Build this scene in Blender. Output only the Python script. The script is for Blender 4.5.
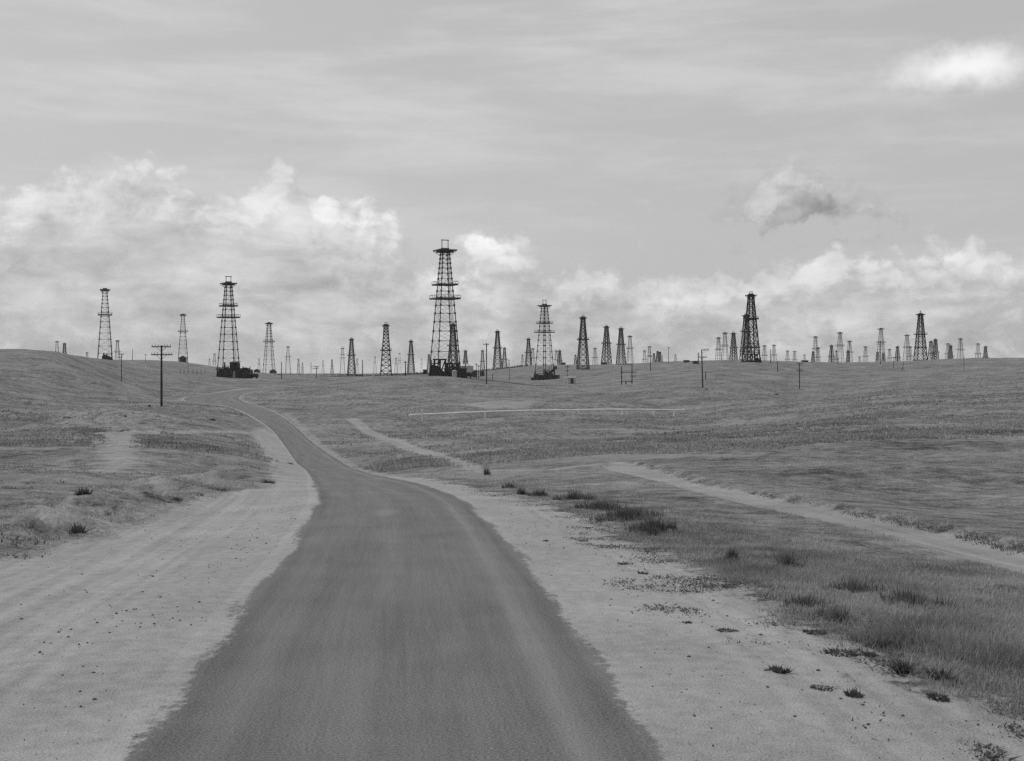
import bpy, math, random
import numpy as np

rng = random.Random(7)
nrg = np.random.default_rng(11)
scene = bpy.context.scene
col = scene.collection
for o in list(bpy.data.objects):
    bpy.data.objects.remove(o, do_unlink=True)

# ---------------------------------------------------------------- camera
F, CX, HY = 1150.0, 512.0, 361.0          # focal length in pixels, centre column, row of the level horizon
cam_d = bpy.data.cameras.new('camera')
cam = bpy.data.objects.new('camera', cam_d)
col.objects.link(cam)
cam.location = (0, 0, 0)
cam.rotation_euler = (math.radians(90), 0, 0)
cam_d.sensor_width = 36.0
cam_d.lens = F * 36.0 / 1024.0
cam_d.shift_y = -(380.5 - HY) / 1024.0    # view camera, level, with a little front fall
cam_d.clip_start = 0.1
cam_d.clip_end = 30000
scene.camera = cam

# ---------------------------------------------------------------- sun, exposure
SUN_EL, SUN_AZ = math.radians(52), math.radians(-62)      # azimuth measured from the view direction, + to the right
sd = bpy.data.lights.new('sun', 'SUN')
sd.energy = 2.1
sd.angle = math.radians(5)
sd.color = (1, 1, 1)
sun = bpy.data.objects.new('sun', sd)
col.objects.link(sun)
sdir = (math.sin(SUN_AZ) * math.cos(SUN_EL), math.cos(SUN_AZ) * math.cos(SUN_EL), math.sin(SUN_EL))
from mathutils import Vector, Matrix
sun.rotation_euler = Vector(sdir).to_track_quat('Z', 'Y').to_euler()
sun.location = (0, 0, 200)

vs = scene.view_settings
scene.display_settings.display_device = 'sRGB'
vs.view_transform = 'Standard'
vs.look = 'None'
vs.exposure = 0.22
vs.gamma = 1.0
vs.use_curve_mapping = False
scene.render.engine = 'CYCLES'
scene.cycles.use_denoising = False
scene.cycles.max_bounces = 4
scene.cycles.diffuse_bounces = 2
scene.cycles.volume_bounces = 0
scene.cycles.filter_width = 1.45

# ---------------------------------------------------------------- node helper
class G:
    def __init__(self, tree):
        self.t = tree; self.N = tree.nodes; self.L = tree.links
    def n(self, typ, **kw):
        x = self.N.new(typ)
        for k, v in kw.items():
            setattr(x, k, v)
        return x
    def put(self, sock, v):
        if isinstance(v, bpy.types.NodeSocket):
            self.L.new(v, sock)
        elif isinstance(v, (tuple, list)) and len(v) == 3 and sock.type == 'RGBA':
            sock.default_value = (*v, 1)
        else:
            sock.default_value = v
    def m(self, op, a, b=None, c=None, clamp=False):
        x = self.n('ShaderNodeMath', operation=op, use_clamp=clamp)
        self.put(x.inputs[0], a)
        if b is not None: self.put(x.inputs[1], b)
        if c is not None: self.put(x.inputs[2], c)
        return x.outputs[0]
    def v(self, op, a, b=None):
        x = self.n('ShaderNodeVectorMath', operation=op)
        self.put(x.inputs[0], a)
        if b is not None: self.put(x.inputs[1], b)
        return x.outputs[1] if op in ('LENGTH', 'DOT_PRODUCT', 'DISTANCE') else x.outputs[0]
    def noise(self, vec, scale, detail=3, rough=0.5, dist=0.0, out=0, dims='2D'):
        x = self.n('ShaderNodeTexNoise', noise_dimensions=dims)
        self.put(x.inputs['Vector'], vec)
        x.inputs['Scale'].default_value = scale
        x.inputs['Detail'].default_value = detail
        x.inputs['Roughness'].default_value = rough
        x.inputs['Distortion'].default_value = dist
        return x.outputs[out]
    def ss(self, x, lo, hi, a=0.0, b=1.0):
        r = self.n('ShaderNodeMapRange', interpolation_type='SMOOTHSTEP')
        self.put(r.inputs[0], x)
        self.put(r.inputs[1], lo); self.put(r.inputs[2], hi)
        self.put(r.inputs[3], a); self.put(r.inputs[4], b)
        return r.outputs[0]
    def lin(self, x, lo, hi, a=0.0, b=1.0):
        r = self.n('ShaderNodeMapRange')
        r.clamp = True
        self.put(r.inputs[0], x)
        self.put(r.inputs[1], lo); self.put(r.inputs[2], hi)
        self.put(r.inputs[3], a); self.put(r.inputs[4], b)
        return r.outputs[0]
    def mix(self, f, a, b):
        r = self.n('ShaderNodeMix')
        self.put(r.inputs[0], f); self.put(r.inputs[2], a); self.put(r.inputs[3], b)
        return r.outputs[0]
    def xyz(self, x, y, z=0.0):
        r = self.n('ShaderNodeCombineXYZ')
        self.put(r.inputs[0], x); self.put(r.inputs[1], y); self.put(r.inputs[2], z)
        return r.outputs[0]
    def attr(self, name):
        a = self.n('ShaderNodeAttribute', attribute_name=name)
        return a.outputs['Fac']

# ---------------------------------------------------------------- sky
world = bpy.data.worlds.new('World')
scene.world = world
world.use_nodes = True
world.cycles.sampling_method = 'NONE'
g = G(world.node_tree)
for n in list(g.N): g.N.remove(n)

def arc(px, py):
    a = math.atan((px - CX) / F); return (a * F / 100, math.atan((HY - py) / F * math.cos(a)) * F / 100, 0)
# a reusable cloud density in units of hundred-pixel steps of arc (U = azimuth, V = elevation)
dg = bpy.data.node_groups.new('cloud_density', 'ShaderNodeTree')
dg.interface.new_socket('P', in_out='INPUT', socket_type='NodeSocketVector')
dg.interface.new_socket('Density', in_out='OUTPUT', socket_type='NodeSocketFloat')
d = G(dg)
gi = d.n('NodeGroupInput'); go = d.n('NodeGroupOutput')
P = gi.outputs[0]
w1 = d.v('SUBTRACT', d.noise(P, 1.5, 5, 0.6, out=1), (0.5, 0.5, 0.5))
Pw = d.v('ADD', P, d.v('MULTIPLY', w1, (0.95, 0.75, 0)))
sp = d.n('ShaderNodeSeparateXYZ'); d.put(sp.inputs[0], Pw)
U, V = sp.outputs[0], sp.outputs[1]
hb = d.noise(d.xyz(d.m('MULTIPLY', U, 0.30), 3.7), 1.0, 2, 0.5)
hb = d.lin(hb, 0.3, 0.7, 0.75, 1.25)                                   # height of the low cloud bank all round the sky
field = d.m('MAXIMUM', d.m('MULTIPLY', d.m('SUBTRACT', hb, V), 0.75), -0.50)
BL = [  # x, y, half-width, half-height, strength: cumulus heaps in view
    (60, 236, 130, 95, 1.25), (165, 230, 130, 80, 1.2), (272, 203, 52, 44, 1.1), (322, 222, 75, 42, 1.0), (385, 234, 42, 28, 0.9),
    (215, 280, 220, 60, 0.8), (490, 252, 52, 34, 1.0), (560, 284, 70, 28, 0.6), (440, 300, 160, 45, 0.6),
    (804, 186, 80, 32, 1.25), (768, 203, 84, 28, 1.2), (868, 211, 50, 22, 0.85), (650, 212, 40, 12, 0.5),
    (815, 282, 80, 30, 0.65), (955, 268, 90, 42, 0.85), (870, 300, 130, 36, 0.6), (720, 290, 70, 26, 0.5), (440, 120, 45, 14, 0.6),
    (600, 310, 140, 30, 0.5)]
for (bx, by, rx, ry, am) in BL:
    rel = d.v('MULTIPLY', d.v('SUBTRACT', Pw, arc(bx, by)), (100 / rx, 100 / ry, 0))
    b = d.ss(d.v('LENGTH', rel), 0.0, 1.25, am, 0.0)
    field = d.m('ADD', field, b)
vo = d.n('ShaderNodeTexVoronoi', feature='F1', voronoi_dimensions='2D'); d.put(vo.inputs['Vector'], d.v('MULTIPLY', Pw, (1.0, 1.35, 0))); vo.inputs['Scale'].default_value = 4.2;
fb = d.noise(d.v('MULTIPLY', P, (1.0, 1.5, 1.0)), 1.9, 6, 0.6, 0.3)
field = d.m('ADD', field, d.m('MULTIPLY', d.m('SUBTRACT', fb, 0.5), 1.7))
field = d.m('ADD', field, d.m('MULTIPLY', d.m('SUBTRACT', 0.42, vo.outputs['Distance']), 0.55))
dens = d.ss(field, -0.06, 0.85)
d.L.new(dens, go.inputs[0])

tc = g.n('ShaderNodeTexCoord')
sp = g.n('ShaderNodeSeparateXYZ'); g.put(sp.inputs[0], tc.outputs['Generated'])
az = g.m('ARCTAN2', sp.outputs[0], sp.outputs[1])
el = g.m('ARCSINE', sp.outputs[2])
UV = g.xyz(g.m('MULTIPLY', az, F / 100), g.m('MULTIPLY', el, F / 100))
def dens_at(off):
    k = g.n('ShaderNodeGroup'); k.node_tree = dg
    g.put(k.inputs[0], g.v('ADD', UV, off))
    return k.outputs[0]
d0 = dens_at((0, 0, 0)); d1 = dens_at((-0.15, 0.26, 0))
lit = g.m('SUBTRACT', d0, d1)
puff = g.noise(g.v('MULTIPLY', UV, (1, 1.7, 1)), 2.6, 6, 0.6, 0.4)
low = g.noise(g.v('MULTIPLY', UV, (0.5, 2.2, 1)), 1.6, 4, 0.55, 0.2)
ccol = g.m('ADD', g.m('ADD', 0.480, g.m('MULTIPLY', lit, 0.15)), g.m('MULTIPLY', g.m('SUBTRACT', puff, 0.5), 0.30))
ccol = g.m('ADD', ccol, g.m('MULTIPLY', g.m('SUBTRACT', low, 0.5), 0.34))
for (bx, by, rx, ry, am) in [(310, 226, 85, 36, 0.15), (385, 232, 40, 24, 0.12), (492, 248, 55, 30, 0.12), (225, 270, 60, 20, 0.05), (60, 210, 90, 40, 0.04), (960, 260, 60, 30, 0.05), (768, 222, 150, 56, -0.11), (868, 214, 90, 44, -0.09), (812, 184, 100, 40, -0.07)]:
    rl = g.v('MULTIPLY', g.v('SUBTRACT', UV, arc(bx, by)), (100 / rx, 100 / ry, 0))
    ccol = g.m('ADD', ccol, g.ss(g.v('LENGTH', rl), 0.1, 1.2, am, 0.0))
sky = g.n('ShaderNodeTexSky', sky_type='NISHITA')
sky.sun_disc = False
sky.sun_elevation = SUN_EL
sky.sun_rotation = SUN_AZ
sky.altitude = 150
sky.air_density = 1.0
sky.dust_density = 2.5
bw = g.n('ShaderNodeRGBToBW'); g.put(bw.inputs[0], sky.outputs[0])
clear = g.m('MINIMUM', g.m('MULTIPLY', bw.outputs[0], 0.1), 0.62)
clear = g.m('ADD', g.m('MULTIPLY', clear, 0.25), 0.345)                # thin veil of high cloud evens the clear air
wisp = g.noise(g.v('MULTIPLY', UV, (0.30, 1.9, 1)), 1.1, 6, 0.6, 0.12)
veil = g.ss(el, 0.05, 0.22, 0.35, 1.0)
clear = g.m('ADD', clear, g.m('MULTIPLY', g.m('MULTIPLY', g.ss(wisp, 0.36, 0.80), veil), 0.10))
rel = g.v('MULTIPLY', g.v('SUBTRACT', g.v('ADD', UV, g.v('MULTIPLY', g.v('SUBTRACT', g.noise(UV, 3.0, 4, 0.55, out=1), (0.5, 0.5, 0.5)), (0.5, 0.3, 0))),
                          arc(968, 66)), (100 / 72, 100 / 21, 0))
spot = g.ss(g.v('LENGTH', rel), 0.0, 1.35, 1.0, 0.0)                    # the bright cloud high on the right
clear = g.m('ADD', clear, g.m('MULTIPLY', spot, 0.36))
rad = g.mix(d0, clear, ccol)
bg = g.n('ShaderNodeBackground')
g.put(bg.inputs[0], g.m('MULTIPLY', rad, 10.0))
bg.inputs[1].default_value = 0.1
wo = g.n('ShaderNodeOutputWorld')
g.L.new(bg.outputs[0], wo.inputs[0])

# ---------------------------------------------------------------- terrain function
# control points: pixel column, distance ahead (m), height below the lens (m)
CP = []
def cp(px, D, py=None, z=None):
    CP.append((px, D * math.sqrt(1 + ((px - CX) / F) ** 2), -(py - HY) * D / F if z is None else z))
for px in (-300, 165, 512, 800, 1324):
    cp(px, 3, z=-3.2); cp(px, 8, z=-3.3)
for a in [(400, 11.3, 715), (400, 22.4, 560), (395, 33, 512), (375, 44, 490), (350, 72, 478), (325, 105, 468), (296, 165, 440), (272, 205, 420),
          (225, 270, 403), (240, 330, 392),
          (985, 12.2, 690), (750, 23, 560), (900, 17.5, 600), (985, 27, 550), (800, 37, 510), (620, 68, 465), (900, 58, 470), (900, 130, 420),
          (900, 280, 390), (900, 520, 370), (920, 795, 361), (751, 560, 361.5), (702, 300, 388), (799, 355, 390), (600, 200, 420), (408, 215, 419),
          (690, 250, 407), (550, 275, 400), (486, 350, 386), (447, 385, 376), (544, 567, 381), (530, 900, 365.5), (583, 708, 370), (607, 943, 366),
          (650, 800, 362.5), (497, 943, 371), (386, 707, 377.5), (351, 943, 378), (411, 1115, 374), (228, 457, 377), (269, 803, 376.5), (288, 1500, 375),
          (183, 886, 363), (105, 600, 361.5), (60, 330, 355.5), (90, 420, 359), (130, 500, 362), (160, 600, 363.5), (210, 650, 367),
          (161, 188, 410), (121, 340, 380), (60, 26, 540), (100, 38, 500), (100, 56, 470), (120, 115, 435), (60, 160, 420), (60, 220, 400), (60, 285, 375),
          (200, 46, 490), (200, 88, 450), (270, 95, 460), (480, 46, 490), (450, 75, 470), (420, 130, 450), (700, 110, 440), (850, 220, 400),
          (980, 700, 358.5), (850, 700, 363), (800, 620, 362.8), (20, 330, 354)]:
    cp(*a)
for px in (-300, 1324):
    for D, z in ((30, -4.3), (100, -6.5), (300, -4.5), (800, -1.5)):
        cp(px, D, z=z)
for px in (-300, 100, 300, 500, 700, 900, 1324):
    cp(px, 1700, z=-19.5); cp(px, 3000, z=-34); cp(px, 8000, z=-92)
cpa = np.array(CP)
def _uv(px, r):
    return np.stack([np.clip(px, -300, 1324) / 210.0, np.log(np.maximum(r, 2.0)) * 1.6], -1)
def _k(r2):
    return np.where(r2 > 1e-12, 0.5 * r2 * np.log(np.maximum(r2, 1e-12)), 0.0)
_c = _uv(cpa[:, 0], cpa[:, 1])
_n = len(_c)
_A = np.zeros((_n + 3, _n + 3))
_A[:_n, :_n] = _k(((_c[:, None] - _c[None]) ** 2).sum(-1)) + np.eye(_n) * 0.006
_A[:_n, _n] = 1; _A[:_n, _n + 1:] = _c; _A[_n, :_n] = 1; _A[_n + 1:, :_n] = _c.T
_w = np.linalg.solve(_A, np.concatenate([cpa[:, 2], np.zeros(3)]))
def z_polar(px, r):
    px = np.asarray(px, float); r = np.asarray(r, float)
    shp = np.broadcast(px, r).shape
    q = _uv(np.broadcast_to(px, shp).ravel(), np.broadcast_to(r, shp).ravel())
    out = np.empty(len(q))
    for i in range(0, len(q), 40000):
        s = q[i:i + 40000]
        out[i:i + 40000] = _k(((s[:, None] - _c[None]) ** 2).sum(-1)) @ _w[:_n] + _w[_n] + s @ _w[_n + 1:]
    return out.reshape(shp)
def px_of(x, y):
    th = np.arctan2(x, y)
    return CX + F * np.tan(np.clip(th, -0.75, 0.75))
def z_base(x, y):
    x = np.asarray(x, float); y = np.asarray(y, float)
    return z_polar(px_of(x, y), np.hypot(x, y))
def hit(px, py, Dmin=5.0):
    """first ground point seen at a pixel (on the smooth terrain)"""
    D = np.geomspace(Dmin, 6000, 2600)
    t = (px - CX) / F
    z = z_polar(np.full_like(D, px), D * math.sqrt(1 + t * t))
    row = HY - F * z / D
    i = int(np.argmax(row <= py))
    if row[i] > py: i = len(D) - 1
    if i > 0:
        f = (row[i - 1] - py) / max(1e-9, row[i - 1] - row[i]); Dh = D[i - 1] + f * (D[i] - D[i - 1])
    else:
        Dh = D[0]
    return np.array([t * Dh, Dh])
def hits(pts): return np.array([hit(*p) for p in pts])

# ---- numpy value noise and distances
_tab = nrg.random((256, 256))
def vnoise(x, y, s, o=0.0):
    x = np.asarray(x) / s + 37.3 + o; y = np.asarray(y) / s + 91.7 + o * 1.7
    xi = np.floor(x).astype(int); yi = np.floor(y).astype(int)
    fx = x - xi; fy = y - yi
    fx = fx * fx * (3 - 2 * fx); fy = fy * fy * (3 - 2 * fy)
    a = _tab[xi & 255, yi & 255]; b = _tab[(xi + 1) & 255, yi & 255]; c = _tab[xi & 255, (yi + 1) & 255]; e = _tab[(xi + 1) & 255, (yi + 1) & 255]
    return (a * (1 - fx) + b * fx) * (1 - fy) + (c * (1 - fx) + e * fx) * fy - 0.5
def fbm(x, y, s, o=0.0, oct=3):
    return sum(vnoise(x, y, s / 2.1 ** k, o + 13.1 * k) * 0.55 ** k for k in range(oct))
def dline(x, y, pl):
    best = np.full(np.shape(x), 1e9)
    for a, b in zip(pl[:-1], pl[1:]):
        dx, dy = b - a; L2 = dx * dx + dy * dy + 1e-12
        t = np.clip(((x - a[0]) * dx + (y - a[1]) * dy) / L2, 0, 1)
        best = np.minimum(best, np.hypot(x - a[0] - t * dx, y - a[1] - t * dy))
    return best
def inpoly(x, y, pg):
    ins = np.zeros(np.shape(x), bool)
    for a, b in zip(pg, np.roll(pg, -1, 0)):
        c = (a[1] > y) != (b[1] > y)
        ins ^= c & (x < (b[0] - a[0]) * (y - a[1]) / (b[1] - a[1] + 1e-12) + a[0])
    return ins
def sdpoly(x, y, pg):
    d = dline(x, y, np.vstack([pg, pg[:1]]))
    return np.where(inpoly(x, y, pg), d, -d)
def sstep(x, a, b):
    t = np.clip((x - a) / (b - a), 0, 1); return t * t * (3 - 2 * t)
def smooth_line(p, n):
    """Catmull-Rom through the points"""
    p = np.vstack([2 * p[0] - p[1], p, 2 * p[-1] - p[-2]])
    out = []
    m = len(p) - 3
    for i in range(m):
        for t in np.linspace(0, 1, n, endpoint=(i == m - 1)):
            a, b, c, e = p[i:i + 4]
            out.append(0.5 * ((2 * b) + (-a + c) * t + (2 * a - 5 * b + 4 * c - e) * t * t + (-a + 3 * b - 3 * c + e) * t ** 3))
    return np.array(out)

# ---- road edges traced from the photograph and dropped on the ground
RL = hits([(100, 806), (165, 715), (240, 610), (285, 557), (312, 512), (316, 490), (303, 468), (281, 441), (260, 421), (228, 406.5), (199, 403), (184, 400), (190, 396.5), (213, 393.5), (240, 390), (268, 387.5)])
RR = hits([(700, 806), (635, 715), (560, 610), (519, 558), (480, 514), (438, 490), (352, 468), (311, 441), (288, 421), (266, 409), (250, 404), (242, 400.5), (239, 397.5), (246, 393.5), (262, 390.5), (285, 388)])
ext = lambda e: np.vstack([e[0] + (e[0] - e[1]) / np.linalg.norm(e[0] - e[1]) * 3.0 * k_ for k_ in range(14, 0, -1)] + [e])
RL, RR = ext(RL), ext(RR)
RLs, RRs = smooth_line(RL, 26), smooth_line(RR, 26)
ROAD = np.vstack([RLs[::4], RRs[::-4]])
def loop(*p): return hits(p)
# bare sandy ground
lowL = np.array([[-14, 5.0], [-14, -30], [-2, -30]]); lowR = np.array([[3, -30], [16, -30], [14, 5.0]])
SANDS = [
    np.vstack([hits([(262, 428), (250, 432), (262, 450), (272, 470), (262, 488), (215, 495), (170, 507), (110, 532), (60, 546), (20, 556)]), lowL, hits([(330, 806), (330, 600), (330, 480), (290, 440)])]),
    np.vstack([hits([(330, 466), (395, 476), (440, 480), (480, 489), (545, 502), (600, 528), (650, 552), (720, 576), (780, 608), (830, 636), (880, 662), (930, 684), (1010, 700), (1040, 715)]), lowR, hits([(420, 806), (420, 600), (400, 500), (350, 476)])]),
]
PATH = hits([(610, 461), (640, 464), (700, 483), (800, 503), (900, 523), (985, 541), (1100, 566), (1500, 653), (1500, 702), (1100, 597), (985, 566), (860, 530), (760, 509), (690, 492), (640, 478), (600, 469)])
PATH_EDGE = hits([(640, 464), (700, 483), (800, 503), (900, 523), (985, 541), (1100, 566), (1500, 653)])
HUMP = hits([(30, 536), (60, 524), (110, 504), (160, 490), (215, 482)])
TRACKS = [  # (polyline, half width m, strength)
    (hits([(352, 423), (375, 434), (398, 443), (440, 456)]), 1.2, 1.1), (hits([(430, 453), (455, 462), (490, 471), (545, 470), (605, 464)]), 0.9, 0.75),
    (hits([(184, 399.5), (200, 396), (240, 389), (285, 386)]), 2.0, 1.1),
    (hits([(243, 394), (241, 399), (252, 404), (300, 398), (360, 392.5), (430, 388)]), 1.2, 0.55),
    (hits([(55, 437), (120, 433), (190, 432.5), (245, 433)]), 1.0, 1.05),
    (hits([(590, 376), (620, 372), (650, 371.5), (705, 374), (760, 375)]), 2.2, 0.6),
    (hits([(606, 377.5), (623, 381), (634, 385)]), 1.3, 0.6),
    (hits([(150, 401), (163, 398), (185, 394), (215, 390)]), 1.2, 0.5),
    (hits([(640, 412), (690, 407), (760, 401), (850, 396)]), 0.8, 0.3),
    (hits([(300, 411), (345, 413), (380, 416)]), 1.0, 0.4),
    (hits([(285, 414), (312, 436), (345, 462)]), 0.8, 0.75),
    (HUMP, 1.0, 0.62),
    (hits([(55, 393), (90, 396), (130, 394)]), 1.2, 0.4),
]
PATCH = [(hits([(104, 434), (134, 432), (131, 469), (100, 471)]), 1.15), (hits([(50, 414), (110, 413), (180, 420), (185, 431), (120, 432), (50, 433)]), 0.5), (hits([(455, 406), (495, 403), (540, 400), (530, 409), (490, 412)]), 0.8),
         (hits([(130, 416), (150, 414), (146, 424), (128, 424)]), 0.7), (hits([(525, 407), (560, 411), (610, 413), (560, 415)]), 0.35),
         (hits([(440, 412), (465, 409), (468, 413)]), 0.45), (hits([(55, 455), (75, 460), (70, 470), (52, 470)]), 0.6)]
ERODED = hits([(50, 414), (110, 413), (180, 420), (185, 431), (120, 432), (50, 433)])

def z_full(x, y):
    x = np.asarray(x, float); y = np.asarray(y, float)
    z = z_base(x, y)
    rd = sdpoly(x, y, ROAD)
    r = np.hypot(x, y)
    ps = sdpoly(x, y, PATH)
    off = sstep(-rd, 0.3, 4.0) * (0.05 + 0.95 * sstep(-ps, 1.0, 8.0))
    sand = np.maximum(sdpoly(x, y, SANDS[0]), sdpoly(x, y, SANDS[1]))
    gr = sstep(-sand, -0.5, 2.0) * off
    z = z + fbm(x, y, 2.6, 3) * 0.16 * gr * sstep(r, 200, 60) + fbm(x, y, 9.0, 7) * 0.30 * gr * sstep(r, 14, 40) + fbm(x, y, 45.0, 5) * 1.1 * off * sstep(r, 60, 160)
    z = z + fbm(x, y, 330.0, 15) * 7.0 * sstep(r, 1000, 1900)
    z = z + fbm(x, y, 1.3, 9) * 0.035 * off * sstep(r, 80, 30)
    # rough grassy bank at the left and the eroded strip behind it
    z = z + (0.28 + 0.5 * fbm(x, y, 1.1, 21)) * np.exp(-(dline(x, y, HUMP) / 1.7) ** 2)
    er = sstep(sdpoly(x, y, ERODED), -8, 4)
    z = z + er * (1.1 * np.abs(fbm(x + 0.8 * y, y * 0.35, 9.0, 25)) + 0.3 * fbm(x, y, 3.0, 27))
    # the path on the right is cut in a little, with a low bank on its far side
    pe = dline(x, y, PATH_EDGE)
    z = z - 0.10 * sstep(ps, -0.3, 0.4) + np.where(ps < 0, 0.15 * sstep(pe, 0.0, 0.6) * np.exp(-(pe / 3.0) ** 2), 0.0)
    return z - 0.09 * sstep(rd, 0.25, 0.7)

def zt(x, y): return float(z_full(np.array([x]), np.array([y]))[0])
def ground(px, py):
    p = hit(px, py); return Vector((p[0], p[1], zt(p[0], p[1])))

# ---------------------------------------------------------------- materials
def mat(name, rough=0.9, spec=0.2):
    m = bpy.data.materials.new(name); m.use_nodes = True
    k = G(m.node_tree); b = k.N['Principled BSDF']
    b.inputs['Roughness'].default_value = rough
    b.inputs['Specular IOR Level'].default_value = spec
    return m, k, b
def grey(name, c, var=0.3, scale=3.0, rough=0.85, spec=0.2, bump=0.0):
    m, k, b = mat(name, rough, spec)
    tc = k.n('ShaderNodeTexCoord')
    nz = k.noise(tc.outputs['Object'], scale, 4, 0.6, dims='3D')
    k.put(b.inputs['Base Color'], k.lin(nz, 0.3, 0.7, c * (1 - var), c * (1 + var)))
    if bump:
        bp = k.n('ShaderNodeBump'); bp.inputs['Strength'].default_value = bump; bp.inputs['Distance'].default_value = 0.02
        k.put(bp.inputs['Height'], nz); k.L.new(bp.outputs[0], b.inputs['Normal'])
    return m
M_STEEL = grey('weathered_steel', 0.045, 0.4, 0.8, 0.6, 0.4)
M_TIMBER = grey('creosoted_timber', 0.022, 0.4, 1.2, 0.9)
M_DARK = grey('oily_machinery', 0.018, 0.4, 1.0, 0.6, 0.3)
M_SHED = grey('weathered_boards', 0.05, 0.5, 0.6, 0.9)
M_ROOF = grey('rusty_corrugated_sheet', 0.07, 0.4, 0.5, 0.7)
M_PALE = grey('pale_sheet_metal', 0.38, 0.2, 0.6, 0.6)
M_WHITE = grey('whitewashed_pipe', 0.72, 0.15, 0.3, 0.7)
M_POLE = grey('pole_timber', 0.035, 0.4, 2.0, 0.9)
M_ARM = grey('crossarm_timber', 0.03, 0.3, 2.0, 0.9)
M_GLASSY = grey('insulator_glass', 0.06, 0.2, 9.0, 0.2, 0.5)

def sand_color(k, P):
    a = k.noise(P, 0.35, 4, 0.55); b = k.noise(P, 4.0, 4, 0.6); c = k.noise(P, 45.0, 3, 0.6)
    v = k.m('ADD', k.m('MULTIPLY', k.m('SUBTRACT', a, 0.5), 0.14), k.m('MULTIPLY', k.m('SUBTRACT', b, 0.5), 0.14))
    v = k.m('ADD', v, k.m('MULTIPLY', k.m('SUBTRACT', c, 0.5), 0.34))
    speck = k.ss(k.noise(P, 11.0, 3, 0.6), 0.66, 0.74)
    base = k.m('MAXIMUM', k.m('ADD', 0.250, v), 0.05)
    return k.mix(k.m('MULTIPLY', speck, 0.45), base, 0.10), c, b

def ground_material():
    m, k, b = mat('dry_ground', 0.95, 0.1)
    P = k.n('ShaderNodeNewGeometry').outputs['Position']
    P = k.v('MULTIPLY', P, (1, 1, 0))
    s_col, fine, mid = sand_color(k, P)
    n0 = k.noise(P, 0.018, 3, 0.55); n1 = k.noise(P, 0.12, 5, 0.62); n2 = k.noise(P, 0.9, 5, 0.65); n3 = k.noise(P, 7.0, 4, 0.65)
    gv = k.m('ADD', 0.138, k.m('MULTIPLY', k.m('SUBTRACT', n0, 0.5), 0.06))
    gv = k.m('ADD', gv, k.m('MULTIPLY', k.m('SUBTRACT', n1, 0.5), 0.24))
    gv = k.m('ADD', gv, k.m('MULTIPLY', k.m('SUBTRACT', n2, 0.5), 0.34))
    gv = k.m('ADD', gv, k.m('MULTIPLY', k.m('SUBTRACT', n3, 0.5), 0.28))
    gv = k.m('MAXIMUM', gv, 0.03)
    # thin places where the soil shows between the grass
    bare_n = k.noise(P, 0.07, 6, 0.68, 0.4)
    thin = k.m('MULTIPLY', k.ss(bare_n, 0.53, 0.64), 0.85)
    gv = k.mix(thin, gv, 0.20)
    dk = k.ss(k.noise(P, 0.21, 5, 0.7), 0.60, 0.72, 0.0, 0.40)
    gv = k.mix(dk, gv, 0.06)
    e1 = k.noise(P, 0.55, 4, 0.6); e2 = k.noise(P, 3.5, 4, 0.65)
    wob = k.m('ADD', k.m('MULTIPLY', k.m('SUBTRACT', e1, 0.5), 2.2), k.m('MULTIPLY', k.m('SUBTRACT', e2, 0.5), 1.9))
    sm = k.ss(k.m('ADD', k.attr('sand'), wob), -0.35, 0.45)
    tm = k.ss(k.m('ADD', k.attr('bare'), k.m('MULTIPLY', k.m('SUBTRACT', k.noise(P, 0.45, 6, 0.72), 0.5), 1.7)), 0.20, 1.0)
    msk = k.m('MAXIMUM', sm, k.m('MULTIPLY', tm, 0.80))
    # faint wheel marks on the trodden sand, running with the road
    wn = k.noise(k.xyz(k.m('MULTIPLY', k.attr('roadside'), 3.2), k.m('MULTIPLY', k.attr('along'), 0.05)), 1.0, 4, 0.6)
    s_col = k.m('ADD', s_col, k.m('MULTIPLY', k.m('MULTIPLY', k.m('SUBTRACT', wn, 0.5), 0.17), k.ss(k.attr('roadside'), 0.8, 2.2)))
    k.put(b.inputs['Base Color'], k.mix(msk, gv, s_col))
    bp = k.n('ShaderNodeBump'); bp.inputs['Strength'].default_value = 0.55; bp.inputs['Distance'].default_value = 0.05
    hgt = k.mix(msk, k.m('ADD', n3, n2), k.m('ADD', k.m('MULTIPLY', fine, 0.30), k.m('MULTIPLY', mid, 0.5)))
    k.put(bp.inputs['Height'], hgt); k.L.new(bp.outputs[0], b.inputs['Normal'])
    return m
M_GROUND = ground_material()

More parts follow.
